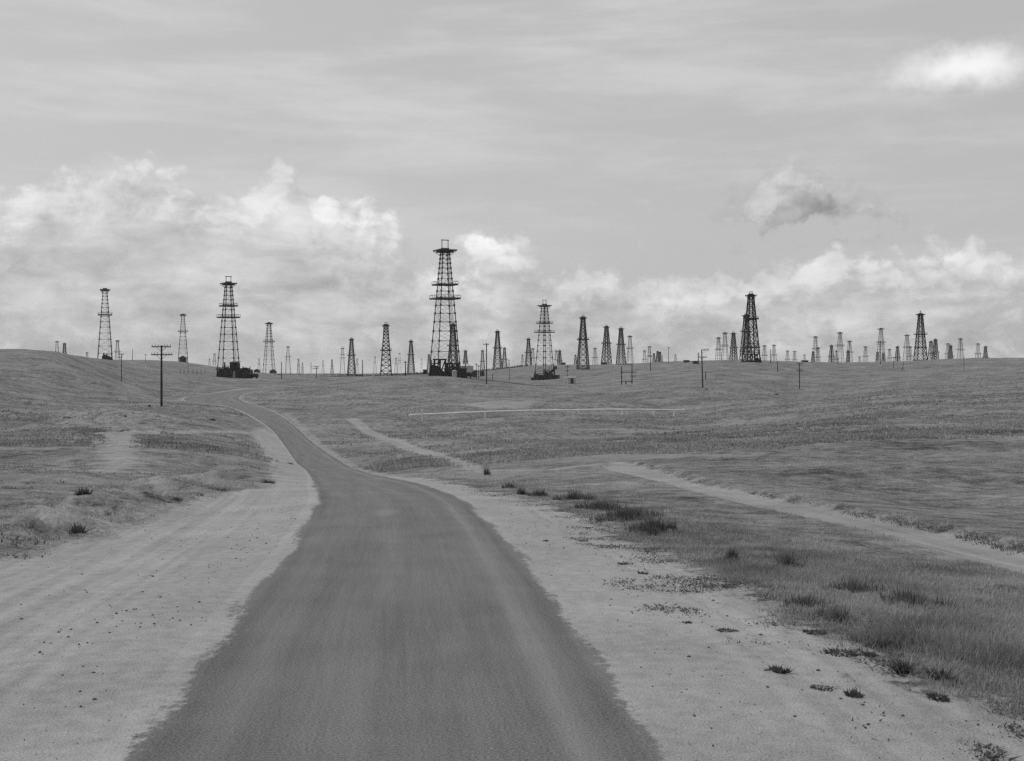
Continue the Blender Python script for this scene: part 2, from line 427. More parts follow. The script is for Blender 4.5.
QP = hit(386, 514)                     # a pale worn spot on the road
def road_material():
    m, k, b = mat('oiled_road', 0.85, 0.25)
    P = k.v('MULTIPLY', k.n('ShaderNodeNewGeometry').outputs['Position'], (1, 1, 0))
    s_col, fine, mid = sand_color(k, P)
    u, v = k.attr('across'), k.attr('along')
    st = k.noise(k.xyz(k.m('MULTIPLY', u, 1.5), k.m('MULTIPLY', v, 0.035)), 2.2, 5, 0.6)
    st2 = k.noise(k.xyz(k.m('MULTIPLY', u, 13.0), k.m('MULTIPLY', v, 0.16)), 2.2, 5, 0.65)
    pn = k.noise(P, 0.45, 5, 0.6); gn = k.noise(P, 38.0, 4, 0.7); sn = k.noise(P, 120.0, 2, 0.6)
    c = k.m('ADD', 0.117, k.m('MULTIPLY', k.m('SUBTRACT', st, 0.5), 0.085))
    c = k.m('ADD', c, k.m('MULTIPLY', k.m('SUBTRACT', st2, 0.5), 0.045))
    c = k.m('ADD', c, k.m('MULTIPLY', k.m('SUBTRACT', pn, 0.5), 0.06))
    c = k.m('ADD', c, k.m('MULTIPLY', k.m('SUBTRACT', gn, 0.5), 0.28))
    c = k.m('ADD', c, k.m('MULTIPLY', k.m('SUBTRACT', sn, 0.5), 0.10))
    # dust worn into a lighter band near the right-hand wheel track, dark oily lip outside it
    band = k.m('MULTIPLY', k.ss(k.m('ABSOLUTE', k.m('SUBTRACT', u, 0.70)), 0.0, 0.10, 1.0, 0.0), 0.030)
    lip = k.m('MULTIPLY', k.ss(k.m('ABSOLUTE', k.m('SUBTRACT', u, 0.90)), 0.0, 0.08, 1.0, 0.0), -0.020)
    lipl = k.m('MULTIPLY', k.ss(k.m('ABSOLUTE', k.m('ADD', u, 0.90)), 0.0, 0.12, 1.0, 0.0), -0.018)
    c = k.m('ADD', k.m('ADD', c, band), k.m('ADD', lip, lipl))
    chip = k.ss(k.noise(P, 20.0, 3, 0.6), 0.68, 0.73)
    c = k.mix(k.m('MULTIPLY', chip, 0.5), c, 0.24)
    c = k.mix(k.m('MULTIPLY', k.ss(k.m('ADD', k.v('LENGTH', k.v('MULTIPLY', k.v('SUBTRACT', P, (QP[0], QP[1], 0)), (1 / 0.38, 1 / 1.5, 0))), k.m('MULTIPLY', k.m('SUBTRACT', k.noise(P, 3.0, 4, 0.6), 0.5), 1.4)), 0.3, 1.1, 1.0, 0.0), 0.45), c, 0.20)
    e = k.m('ADD', k.m('MULTIPLY', k.m('SUBTRACT', k.noise(k.xyz(k.m('MULTIPLY', u, 2.0), k.m('MULTIPLY', v, 0.22)), 1.0, 5, 0.62), 0.5), 0.75), k.m('MULTIPLY', k.m('SUBTRACT', k.noise(P, 7.0, 5, 0.7), 0.5), 0.42))
    edge = k.ss(k.m('ADD', k.attr('inside'), e), -0.05, 0.07)
    k.put(b.inputs['Base Color'], k.mix(edge, s_col, k.m('MAXIMUM', c, 0.03)))
    bp = k.n('ShaderNodeBump'); bp.inputs['Strength'].default_value = 0.45; bp.inputs['Distance'].default_value = 0.02
    k.put(bp.inputs['Height'], k.m('ADD', gn, k.m('MULTIPLY', edge, 0.8))); k.L.new(bp.outputs[0], b.inputs['Normal'])
    return m
M_ROAD = road_material()

def plant_material(name, lo, hi, trans=0.25):
    m, k, b = mat(name, 0.8, 0.2)
    t = k.attr('tone')
    c = k.lin(t, 0.0, 1.0, lo, hi)
    k.put(b.inputs['Base Color'], c)
    tr = k.n('ShaderNodeBsdfTranslucent'); k.put(tr.inputs[0], c)
    ms = k.n('ShaderNodeMixShader'); ms.inputs[0].default_value = trans
    k.L.new(b.outputs[0], ms.inputs[1]); k.L.new(tr.outputs[0], ms.inputs[2])
    k.L.new(ms.outputs[0], k.N['Material Output'].inputs[0])
    return m
M_GRASS = plant_material('dry_grass', 0.12, 0.44, 0.45)
M_WEED = plant_material('green_weed', 0.045, 0.14, 0.35)
M_STONE = grey('loose_stone', 0.11, 0.5, 6.0)

# ---------------------------------------------------------------- object helpers
def tag(o, label=None, cat=None, group=None, kind=None):
    if label: o['label'] = label
    if cat: o['category'] = cat
    if group: o['group'] = group
    if kind: o['kind'] = kind
    return o
def empty(name, loc, rz=0.0):
    o = bpy.data.objects.new(name, None); col.objects.link(o)
    o.empty_display_size = 0.5
    o.location = loc; o.rotation_euler = (0, 0, rz)
    return o
def link(name, me, parent=None):
    o = bpy.data.objects.new(name, me); col.objects.link(o)
    if parent is not None: o.parent = parent
    return o
def np_mesh(name, V, Fc, m, smooth=False):
    V = np.asarray(V, np.float32); Fc = np.asarray(Fc, np.int32)
    me = bpy.data.meshes.new(name)
    k = Fc.shape[1]
    me.vertices.add(len(V)); me.vertices.foreach_set('co', V.ravel())
    me.loops.add(Fc.size); me.loops.foreach_set('vertex_index', Fc.ravel())
    me.polygons.add(len(Fc)); me.polygons.foreach_set('loop_start', np.arange(0, Fc.size, k, dtype=np.int32))
    me.update(calc_edges=True)
    if smooth: me.polygons.foreach_set('use_smooth', np.ones(len(Fc), bool))
    me.materials.append(m)
    return me
def add_attr(me, name, vals):
    a = me.attributes.new(name, 'FLOAT', 'POINT'); a.data.foreach_set('value', np.asarray(vals, np.float32))
class MB:
    def __init__(self): self.v = []; self.f = []
    def beam(self, p, q, w, h=None, up=None):
        p = Vector(p); q = Vector(q); a = (q - p)
        if a.length < 1e-6: return self
        a.normalize(); h = h or w
        u = Vector(up) if up else (Vector((0, 0, 1)) if abs(a.z) < 0.9 else Vector((1, 0, 0)))
        s = a.cross(u).normalized() * w / 2; t = s.cross(a).normalized() * h / 2
        i = len(self.v)
        for e in (p, q):
            for (i1, j1) in ((-1, -1), (1, -1), (1, 1), (-1, 1)): self.v.append(tuple(e + s * i1 + t * j1))
        self.f += [(i, i + 3, i + 2, i + 1), (i + 4, i + 5, i + 6, i + 7)] + [(i + k, i + (k + 1) % 4, i + 4 + (k + 1) % 4, i + 4 + k) for k in range(4)]
        return self
    def box(self, c, s):
        return self.beam((c[0], c[1], c[2] - s[2] / 2), (c[0], c[1], c[2] + s[2] / 2), s[1], s[0], up=(1, 0, 0))
    def tube(self, p, q, r0, r1=None, n=10, caps=True):
        r1 = r0 if r1 is None else r1
        p = Vector(p); q = Vector(q); a = (q - p).normalized()
        u = Vector((0, 0, 1)) if abs(a.z) < 0.9 else Vector((1, 0, 0))
        s = a.cross(u).normalized(); t = s.cross(a)
        i = len(self.v)
        for e, r in ((p, r0), (q, r1)):
            for k in range(n):
                an = 2 * math.pi * k / n; self.v.append(tuple(e + (s * math.cos(an) + t * math.sin(an)) * r))
        self.f += [(i + k, i + n + k, i + n + (k + 1) % n, i + (k + 1) % n) for k in range(n)]
        if caps: self.f += [tuple(range(i, i + n)), tuple(range(i + 2 * n - 1, i + n - 1, -1))]
        return self
    def poly(self, pts):
        i = len(self.v); self.v += [tuple(p) for p in pts]; self.f.append(tuple(range(i, i + len(pts)))); return self
    def prism(self, outline, y0, y1):
        """outline in x,z extruded along y"""
        n = len(outline); i = len(self.v)
        self.v += [(x, y0, z) for x, z in outline] + [(x, y1, z) for x, z in outline]
        self.f += [tuple(range(i, i + n)), tuple(range(i + 2 * n - 1, i + n - 1, -1))]
        self.f += [(i + k, i + n + k, i + n + (k + 1) % n, i + (k + 1) % n) for k in range(n)]
        return self
    def mesh(self, name, m):
        me = bpy.data.meshes.new(name); me.from_pydata(self.v, [], self.f); me.materials.append(m); me.update(); return me
    def build(self, name, m, parent=None): return link(name, self.mesh(name, m), parent)
    def merge(self, o):
        i = len(self.v); self.v += o.v; self.f += [tuple(a + i for a in f) for f in o.f]; return self

# ---------------------------------------------------------------- ground sheet
half = math.atan((1230 - CX) / F)
fine_th = np.arctan(np.linspace(-800, 800, 500) / F)
side = np.linspace(fine_th[-1], 2 * math.pi + fine_th[0], 72)[1:-1]
TH = np.concatenate([fine_th, side])
R = np.concatenate([[0.6, 1.6, 2.6, 3.6], np.geomspace(4.5, 9000, 740)])
th, rr = np.meshgrid(TH, R, indexing='ij')
gx = (np.sin(th) * rr).ravel(); gy = (np.cos(th) * rr).ravel()
gz = z_full(gx, gy)
nT, nR = len(TH), len(R)
I = np.arange(nT)[:, None]; J = np.arange(nR - 1)[None]
I2 = (I + 1) % nT
quads = np.stack([I * nR + J, I * nR + J + 1, I2 * nR + J + 1, I2 * nR + J], -1).reshape(-1, 4)
quads = quads[:, ::-1]
me = np_mesh('ground', np.stack([gx, gy, gz], -1), quads, M_GROUND, True)
def bare_field(x, y):
    b = np.zeros(np.shape(x))
    ps = sdpoly(x, y, PATH)
    b = np.maximum(b, 1.6 * sstep(ps, -0.5, 0.6))
    for pl, w, s in TRACKS:
        b = np.maximum(b, s * sstep(dline(x, y, pl), w * 1.5, w * 0.4))
    for pg, s in PATCH:
        b = np.maximum(b, s * sstep(sdpoly(x, y, pg), -2.5, 2.0))
    b = np.maximum(b, 0.6 * sstep(dline(x, y, RRs[400:]), 1.7, 0.5) * (np.hypot(x, y) > 60))
    b = np.maximum(b, 0.6 * sstep(dline(x, y, RLs[400:]), 1.7, 0.5) * (np.hypot(x, y) > 60))
    return b
def sand_field(x, y): return np.maximum(sdpoly(x, y, SANDS[0]), sdpoly(x, y, SANDS[1]))
gs = sand_field(gx, gy); gb = bare_field(gx, gy)
add_attr(me, 'sand', np.clip(gs, -6, 6)); add_attr(me, 'bare', gb)
add_attr(me, 'roadside', np.minimum(dline(gx, gy, RLs[::3]), dline(gx, gy, RRs[::3])).clip(0, 60))
add_attr(me, 'along', gy)
ground_o = link('ground', me)
tag(ground_o, 'dry rolling grassland with bare sandy verges', 'ground', kind='structure')

# ---------------------------------------------------------------- road
Cn = 0.5 * (RLs + RRs)
seg = np.concatenate([[0], np.cumsum(np.linalg.norm(np.diff(Cn, axis=0), axis=1))])
us = np.array([-1.5, -1.25, -1.1, -1.0, -0.9, -0.75, -0.55, -0.3, 0, 0.3, 0.55, 0.75, 0.9, 1.0, 1.1, 1.25, 1.5])
ra = []
for i in range(len(Cn)):
    c, h = Cn[i], (RRs[i] - RLs[i]) / 2
    hw = np.linalg.norm(h)
    for u in us:
        k = u if abs(u) <= 1 else math.copysign(1 + (abs(u) - 1) * 1.3 / hw, u)
        p = c + h * k
        ra.append((p[0], p[1], u, seg[i], (1 - abs(k)) * hw))
ra = np.array(ra)
rz = z_base(ra[:, 0], ra[:, 1])
rz = rz + np.where(np.abs(ra[:, 2]) > 1.4, -0.06, np.where(np.abs(ra[:, 2]) > 1.2, 0.004, 0.02 + 0.03 * (1 - ra[:, 2] ** 2).clip(0, 1)))
nu = len(us); I = np.arange(len(Cn) - 1)[:, None]; J = np.arange(nu - 1)[None]
q = np.stack([I * nu + J, I * nu + J + 1, (I + 1) * nu + J + 1, (I + 1) * nu + J], -1).reshape(-1, 4)
me = np_mesh('road', np.stack([ra[:, 0], ra[:, 1], rz], -1), q, M_ROAD, True)
add_attr(me, 'across', ra[:, 2]); add_attr(me, 'along', ra[:, 3]); add_attr(me, 'inside', ra[:, 4])
tag(link('road', me), 'oiled dark road winding away between sandy verges', 'road', kind='structure')

# ---------------------------------------------------------------- derricks
def lattice(h, base, top, panels, leg, girt, brace, balconies, crown, gin, kind):
    """returns {part name: [MB, ...]} of one derrick standing on the origin"""
    def corner(i, z):
        s = (base + (top - base) * z / h) / 2
        return Vector(((-s, s, s, -s)[i], (-s, -s, s, s)[i], z))
    parts = {}
    zs = [0.0]
    step = [1.0 * 0.93 ** i for i in range(panels)]
    tot = sum(step)
    for s in step: zs.append(zs[-1] + s / tot * h)
    parts['leg'] = []
    for i in range(4):
        b = MB().beam(corner(i, -1.2), corner(i, h), leg)
        if kind == 'steel':
            for z in zs[1:-1]:
                b.box(corner(i, z), (leg * 1.9, leg * 1.9, leg * 2.4))
        parts['leg'].append(b)
    parts['girt_ring'] = []
    for z in zs[1:]:
        b = MB()
        for i in range(4): b.beam(corner(i, z), corner((i + 1) % 4, z), girt)
        parts['girt_ring'].append(b)
    parts['cross_bracing'] = []
    for i in range(4):
        b = MB(); j = (i + 1) % 4
        for k, (za, zb) in enumerate(zip(zs[:-1], zs[1:])):
            if k == 0 and kind == 'steel': continue
            b.beam(corner(i, za), corner(j, zb), brace); b.beam(corner(j, za), corner(i, zb), brace)
        parts['cross_bracing'].append(b)
    parts['balcony'] = []; parts['railing'] = []
    for (fr, ov) in balconies:
        z = fr * h; s = (base + (top - base) * fr) / 2
        b = MB(); r = MB()
        for i in range(4):
            p, q2 = corner(i, z), corner((i + 1) % 4, z)
            o = ((p + q2) / 2); o.z = 0; o.normalize()
            e = (q2 - p).normalized() * ov
            b.beam(p + o * ov / 2 - e, q2 + o * ov / 2 + e, ov, 0.5 if kind == 'steel' else 0.65)
            P1, P2 = p + o * ov - e, q2 + o * ov + e
            r.beam(P1 + Vector((0, 0, 1.05)), P2 + Vector((0, 0, 1.05)), 0.10)
            for t in (0, 0.33, 0.66):
                c0 = P1.lerp(P2, t); r.beam(c0, c0 + Vector((0, 0, 1.05)), 0.09)
        parts['balcony'].append(b); parts['railing'].append(r)
    c = MB().box((0, 0, h + 0.15), (crown, crown, 0.35))
    c.box((0, 0, h + 0.6), (top * 1.2, top * 0.5, 0.7)).box((0, 0, h - 0.35), (crown * 0.72, crown * 0.72, 0.45))
    for i in range(4): c.beam(corner(i, h - 1.6), Vector((corner(i, h).x * crown / top * 0.95, corner(i, h).y * crown / top * 0.95, h)), 0.14)
    parts['crown_platform'] = [c]
    if gin:
        gpm = MB().beam((-gin[0] / 2, 0, h), (-gin[0] / 2, 0, h + gin[1]), 0.2).beam((gin[0] / 2, 0, h), (gin[0] / 2, 0, h + gin[1]), 0.2)
        gpm.beam((-gin[0] / 2 - 0.3, 0, h + gin[1]), (gin[0] / 2 + 0.3, 0, h + gin[1]), 0.26)
        parts['gin_pole'] = [gpm]
    lad = MB(); s0 = base / 2 * 0.55
    a0 = Vector((s0, -base / 2 - 0.05, 0)); a1 = Vector((top * 0.2, -top / 2 - 0.05, h))
    for dx in (-0.22, 0.22): lad.beam(a0 + Vector((dx, 0, 0)), a1 + Vector((dx, 0, 0)), 0.07)
    for k in range(1, 40): cc = a0.lerp(a1, k / 40); lad.beam(cc - Vector((0.22, 0, 0)), cc + Vector((0.22, 0, 0)), 0.05)
    parts['ladder'] = [lad]
    fl = MB().box((0, 0, 0.45), (base * 1.08, base * 1.08, 0.35))
    for sx in (-1, 0, 1):
        fl.box((sx * base * 0.48, 0, -0.3), (0.5, base * 1.0, 1.3))
    parts['floor'] = [fl]
    return parts
KIND = {
    'tall': dict(h=41.5, base=8.2, top=2.2, panels=17, leg=0.25, girt=0.12, brace=0.06, balconies=[(0.616, 1.8), (0.728, 1.5)], crown=6.4, gin=(2.2, 3.6), kind='steel'),
    'steel2': dict(h=37.2, base=7.3, top=2.0, panels=15, leg=0.25, girt=0.11, brace=0.05, balconies=[(0.64, 1.7), (0.763, 1.3)], crown=5.4, gin=(2.0, 2.9), kind='steel'),
    'steel': dict(h=37.2, base=7.3, top=1.9, panels=14, leg=0.26, girt=0.11, brace=0.05, balconies=[(0.65, 1.5)], crown=5.0, gin=None, kind='steel'),
    'timber': dict(h=32.3, base=6.7, top=2.0, panels=12, leg=0.50, girt=0.30, brace=0.27, balconies=[(0.58, 1.2)], crown=4.4, gin=(1.2, 1.8), kind='timber'),
    'timber3': dict(h=32.3, base=6.7, top=2.0, panels=9, leg=0.46, girt=0.32, brace=0.22, balconies=[(0.65, 1.0), (0.22, 0.4)], crown=4.4, gin=(1.2, 1.8), kind='timber'),
    'timber4': dict(h=32.3, base=7.0, top=2.2, panels=12, leg=0.66, girt=0.40, brace=0.36, balconies=[(0.52, 1.2)], crown=4.6, gin=(1.2, 1.8), kind='timber'),
    'timber2': dict(h=32.3, base=6.9, top=2.1, panels=9, leg=0.52, girt=0.42, brace=0.24, balconies=[(0.57, 1.4), (0.28, 0.5)], crown=5.2, gin=(0.5, 2.4), kind='timber'),
    'slim': dict(h=26.0, base=5.6, top=1.6, panels=9, leg=0.42, girt=0.30, brace=0.25, balconies=[], crown=2.3, gin=None, kind='timber'),
}
_parts, _whole = {}, {}
def kind_parts(kind):
    if kind not in _parts:
        p = lattice(**KIND[kind]); m = M_TIMBER if KIND[kind]['kind'] == 'timber' else M_STEEL
        _parts[kind] = {n: [b.mesh(n, M_STEEL if n == 'railing' else m) for b in bs] for n, bs in p.items()}
        al = MB()
        for n, bs in p.items():
            for b in bs: al.merge(b)
        _whole[kind] = al.mesh('oil_derrick', m)
    return _parts[kind], _whole[kind]
def solve(px, ytop, h, guess=None):
    """distance at which a derrick of height h standing on the ground reaches the row seen in the photograph"""
    D = np.geomspace(250, 5200, 900); t = (px - CX) / F
    z = z_full(t * D, D)
    top = HY - F * (z + h) / D
    c = np.where((top[:-1] - ytop) * (top[1:] - ytop) <= 0)[0]
    if len(c) == 0: return D[int(np.argmin(abs(top - ytop)))]
    if guess is None: return D[c[-1]]
    return D[c[int(np.argmin(abs(D[c] - guess)))]]
DERRICKS = {}
def derrick(px, ytop, kind, label, rot=None, guess=None, detail=None):
    K = KIND[kind]
    D = solve(px, ytop, K['h'], guess)
    x = (px - CX) / F * D
    rot = rng.uniform(0.05, 0.6) if rot is None else rot
    z = zt(x, D)
    pp, wh = kind_parts(kind)
    size = K['h'] * F / D
    if size < 17 and not detail:
        o = link('oil_derrick', wh); o.location = (x, D, z); o.rotation_euler = (0, 0, rot)
    else:
        o = empty('oil_derrick', (x, D, z), rot)
        for n, ms in pp.items():
            if n == 'railing': continue
            if n == 'ladder' and size < 30: continue
            for i, mm in enumerate(ms):
                c = link(n, mm, o)
                if n == 'balcony': link('railing', pp['railing'][i], c)
    tag(o, label, 'oil derrick', 'oil derricks along the skyline')
    DERRICKS[px] = (x, D, z, rot)
    return o
T = [
 (445, 251, 'tall', 'tallest open steel derrick near the centre, with two balconies', 0.42, 385),
 (228.5, 284, 'steel2', 'tall steel derrick with two balconies rising over the big dark engine house', 0.55, 457),
 (544.5, 306, 'steel2', 'steel derrick with two balconies standing next to the small pale shed', 0.64, 567),
 (105, 290, 'steel', 'tall thin steel derrick on the left ridge with one wide balcony', 0.38, 600),
 (183, 315, 'steel', 'thin steel derrick on the ridge just right of the near telephone pole', 0.32, 886),
 (269, 323.5, 'steel', 'slender steel derrick right of the dark engine house with low sheds at its foot', 0.5, 803),
 (751, 295.5, 'timber3', 'tallest dark timber derrick in the right half of the skyline', 0.2, 560),
 (746, 316, 'timber3', 'shorter dark timber derrick partly hidden behind the tallest one on the right', 0.3, None),
 (583, 318, 'timber', 'dark sharply tapering timber derrick right of the small pale shed', 0.15, 708),
 (386, 325.5, 'timber4', 'broad dark timber derrick left of the tallest steel derrick', 0.12, 707),
 (606.5, 327, 'timber', 'left of two neighbouring dark derricks above the two-post frame', 0.4, 943),
 (621, 329, 'timber', 'right of two neighbouring dark derricks, directly above the two-post frame', 0.3, None),
 (920.5, 314.5, 'timber2', 'large dark derrick at the far right with a wide crown and heavy balconies', 0.05, 795),
 (453, 325, 'timber', 'dark timber derrick seen through the legs of the tallest derrick', 0.25, None),
 (351.5, 339.5, 'timber', 'dark timber derrick with a mid balcony, left of the broad dark one', 0.3, 943),
 (411, 341.5, 'timber', 'dark timber derrick midway between the broad dark one and the tallest one', 0.3, 1115),
 (497.5, 332, 'timber', 'dark timber derrick just right of the single-arm telephone pole', 0.25, 943),
 (528.5, 339.5, 'timber', 'dark derrick on the low rise just left of the two-balcony steel derrick', 0.2, None),
 (733.5, 333.5, 'timber', 'dark derrick first to the left of the tall dark pair on the right', 0.3, None),
 (881, 329, 'steel', 'wide open steel derrick with a broad balcony, left of the large dark one', 0.1, None),
 (840, 333, 'steel', 'pale open steel derrick with dark crown, left of the wide open one', 0.2, None),
 (815.5, 337, 'steel', 'pale steel derrick with a balcony above the pole with low crossarms', 0.2, None),
 (630, 336.5, 'steel', 'thin pale derrick immediately right of the two dark neighbouring derricks', 0.15, None),
 (718.5, 338, 'steel', 'thin pale derrick right of the leaning-arm pole, the left of a pale pair', 0.3, None),
 (725, 333.5, 'steel', 'thin pale derrick with wide-set legs, the right of a pale pair', 0.1, None),
 (117.5, 341, 'steel', 'short derrick behind the left ridge, just right of the tall thin one', 0.1, None),
 (64.5, 344, 'timber', 'stubby dark derrick on the hilltop at the left edge', 0.2, None),
 (288, 347, 'steel', 'faint steel derrick with a broad balcony, first right of the slender one', 0.1, 1500),
 (298.5, 359.5, 'timber', 'left one of two small dark derricks right of the faint steel derrick', None, None),
 (302.5, 363, 'timber', 'right one of two small dark derricks right of the faint steel derrick', None, None),
 (259, 359, 'steel', 'small faint derrick between the dark engine house and the slender derrick', None, None),
 (311, 363, 'steel', 'small faint derrick left of the short two-arm pole in the hollow', None, None),
 (323, 361, 'steel', 'small faint derrick right of the short two-arm pole in the hollow', None, None),
 (332, 360, 'timber', 'small dark narrow derrick left of the pale one with two platforms', None, None),
 (342.5, 348.5, 'steel2', 'pale derrick with two platforms left of the dark derrick with a mid balcony', None, None),
 (357, 359, 'steel', 'small pale derrick half hidden behind the dark one with a mid balcony', None, None),
 (375, 357, 'steel', 'small pale derrick just left of the broad dark derrick', None, None),
 (396, 358, 'steel', 'shorter of two small pale derricks right of the broad dark derrick', None, None),
 (399.5, 353.5, 'steel', 'taller of two small pale derricks right of the broad dark derrick', None, None),
 (421.5, 359, 'steel', 'small faint derrick left of the tallest derrick', None, None),
 (429, 355, 'slim', 'small dark derrick touching the left leg of the tallest derrick', None, None),
 (465.5, 351, 'timber', 'small pointed derrick above a pale tank right of the tallest derrick', None, None),
 (482.5, 351, 'timber', 'small pointed derrick just left of the single-arm telephone pole', None, None),
 (504.5, 348.5, 'timber', 'small pointed derrick touching the right side of the dark one by the single-arm pole', None, None),
 (508.8, 360, 'steel', 'tiny derrick at the left foot of the low central rise', None, None),
 (522.5, 355, 'steel', 'tiny faint derrick on the central rise, left of the dark one there', None, None),
 (532.7, 349, 'steel', 'short derrick leaning close on the right of the dark one on the central rise', None, None),
 (556.3, 351, 'steel', 'paler of two short derricks right of the two-balcony steel derrick', None, None),
 (559.7, 351, 'timber', 'darker of two short derricks right of the two-balcony steel derrick', None, None),
 (575.5, 355.5, 'slim', 'stubby dark derrick left of the sharply tapering timber one', None, None),
 (595, 348.5, 'steel', 'small pale derrick between the sharply tapering one and the dark neighbouring pair', None, None),
 (644.5, 351, 'steel', 'small pale derrick left of the thin pole with a low arm on the rise', None, None),
 (649.5, 347, 'steel', 'small pale derrick right behind the thin pole with a low arm', None, None),
 (654, 354, 'slim', 'leftmost of three short dark derricks close together on the rise', None, None),
 (657.6, 352, 'slim', 'middle one of three short dark derricks close together on the rise', None, None),
 (660, 352.5, 'slim', 'rightmost of three short dark derricks close together on the rise', None, None),
 (675.5, 355, 'steel', 'tiny pale derrick on the smooth ridge left of the leaning-arm pole', None, None),
 (764.5, 346, 'steel', 'thin derrick first to the right of the tall dark pair', None, None),
 (774, 345.5, 'steel', 'thin derrick second to the right of the tall dark pair, with a balcony', None, None),
 (787.5, 351, 'steel', 'left of two tiny faint derricks left of the pole with low crossarms', None, None),
 (794.5, 351.5, 'steel', 'right of two tiny faint derricks left of the pole with low crossarms', None, None),
 (804.5, 355, 'steel', 'tiniest faint derrick right of the pole with low crossarms', None, None),
 (813, 352, 'slim', 'short dark narrow derrick at the left foot of a pale balcony derrick', None, None),
 (818, 348, 'steel', 'short pale derrick tucked against the right side of a pale balcony derrick', None, None),
 (831.5, 346, 'timber', 'dark short derrick with a mid balcony left of the dark-crowned pale one', None, None),
 (836.2, 351, 'steel', 'tiny pale derrick squeezed between the dark short one and the dark-crowned pale one', None, None),
 (848, 351, 'slim', 'dark narrow derrick in front of a pale one, right of the dark-crowned pale one', None, None),
 (849.5, 341.5, 'steel', 'pale derrick with a dark narrow one in front of it', None, None),
 (859.5, 357, 'steel', 'tiniest derrick on the right ridge, between two pale ones', None, None),
 (865.5, 347, 'steel', 'small thin derrick second to the left of the wide open one', None, None),
 (877.5, 352.5, 'slim', 'short dark derrick at the left leg of the wide open one', None, None),
 (883.3, 354, 'slim', 'short dark derrick at the right leg of the wide open one', None, None),
 (889.5, 349.5, 'steel', 'tiny pale derrick just right of the wide open one', None, None),
 (897.5, 347, 'timber', 'small dark pointed derrick midway between the wide open one and the large dark one', None, None),
 (907, 335.5, 'steel', 'pale tall-topped derrick just left of the large dark one', None, None),
 (910, 347, 'steel', 'short pale derrick between the pale tall-topped one and the large dark one', None, None),
 (931, 342, 'timber', 'left one of two dark derricks beside the large dark one at the far right', None, None),
 (935.5, 340, 'timber', 'right one of two dark derricks beside the large dark one at the far right', None, None),
 (948, 344, 'steel', 'pale one of a close pale-and-dark pair near the right edge', None, None),
 (950.6, 346, 'timber', 'dark one of a close pale-and-dark pair near the right edge', None, None),
 (960.5, 339, 'steel', 'pale derrick with a wide crown, third from the right edge', None, None),
 (978, 344, 'steel', 'pale derrick second from the right edge', None, None),
 (985.5, 347, 'timber', 'dark derrick at the very right edge of the skyline', None, None),
 (57, 342, 'steel', 'faint thin derrick at the very left edge behind the hilltop', None, None),
 (87, 353, 'steel', 'derrick crown peeping over the left hill, left of the tall thin derrick', None, None),
 (209.5, 359, 'steel', 'dark crown of a derrick peeping over the slope left of the engine house', None, None),
 (214.5, 354, 'steel', 'faint thin derrick at the left foot of the tall one over the engine house', None, None),
]
for (px, yt, kd, lb, rot, gs_) in T:
    derrick(px, yt, kd, lb, rot, gs_)

# ---------------------------------------------------------------- poles
def pole(px, ytop, ybase, label, arms, h=None, lean=0.0, r=0.15, rot=0.0, name='telephone_pole', ins=True, cat='telephone pole', braces=True, group='telephone poles'):
    g0 = ground(px, ybase)
    h = (ybase - ytop) * g0.y / F
    o = empty(name, g0, rot)
    top = Vector((lean * h, 0, h))
    MB().tube((0, 0, -0.8), top, r * 1.15, r * 0.8, 10).build('shaft', M_POLE, o)
    for (fr, l, rgt) in arms:                       # row fraction from the top, half width left and right in metres
        c = Vector((lean * h * (1 - fr), -r - 0.07, h * (1 - fr)))
        a = MB().beam(c - Vector((l, 0, 0)), c + Vector((rgt, 0, 0)), 0.13, 0.17).build('crossarm', M_ARM, o)
        if braces:
            for s, w in ((-1, l), (1, rgt)):
                if w > 0.7: MB().beam(c + Vector((s * w * 0.5, 0.03, -0.05)), c + Vector((s * 0.08, 0.05, -0.75)), 0.05).build('brace', M_ARM, a)
        if ins:
            n = max(2, int((l + rgt) / 0.42))
            for k in range(n):
                t = -l + 0.08 + (l + rgt - 0.16) * k / (n - 1)
                if abs(t) < 0.15: continue
                p = c + Vector((t, 0, 0.08))
                MB().tube(p, p + Vector((0, 0, 0.14)), 0.03, 0.03, 6).tube(p + Vector((0, 0, 0.1)), p + Vector((0, 0, 0.27)), 0.085, 0.05, 8).build('insulator', M_GLASSY, a)
    tag(o, label, cat, group)
    return o
pole(161.5, 349, 410, 'nearest telephone pole with two crossarms full of insulators, on the left', [(0.025, 1.55, 1.6), (0.155, 1.6, 1.85)], r=0.17)
pole(121.5, 352.5, 380, 'thin two-arm pole on the left slope in front of the short derrick', [(0.02, 0.7, 0.8), (0.13, 1.1, 0.3)], r=0.10)
pole(132.5, 349, 361, 'bare thin pole on the left ridge, right of the tall thin derrick', [], r=0.16)
pole(145.5, 354, 362, 'thin pole with a short arm on the ridge left of the nearest telephone pole', [(0.04, 0.8, 0.8)], r=0.12)
pole(281.5, 361, 378, 'bare pole just right of the slender derrick with low sheds', [], r=0.17)
pole(316.5, 365, 378, 'short two-arm pole in the hollow between two small faint derricks', [(0.05, 1.3, 1.2), (0.2, 1.6, 1.0)], r=0.14)
pole(362.5, 360, 377.3, 'bare pole between the dark derrick with a mid balcony and the broad dark one', [], r=0.18)
pole(405.5, 361, 376.5, 'bare pole left of the dark derrick midway to the tallest one', [(0.1, 0.5, 0.5)], r=0.18)
pole(486.5, 345, 386, 'single-arm telephone pole right of the tallest derrick', [(0.03, 1.1, 0.85)], r=0.17)
pole(567.3, 365, 383.5, 'thin pole standing at the left side of the small pale shed', [(0.06, 0.8, 0.8), (0.3, 0.7, 0.6)], r=0.11)
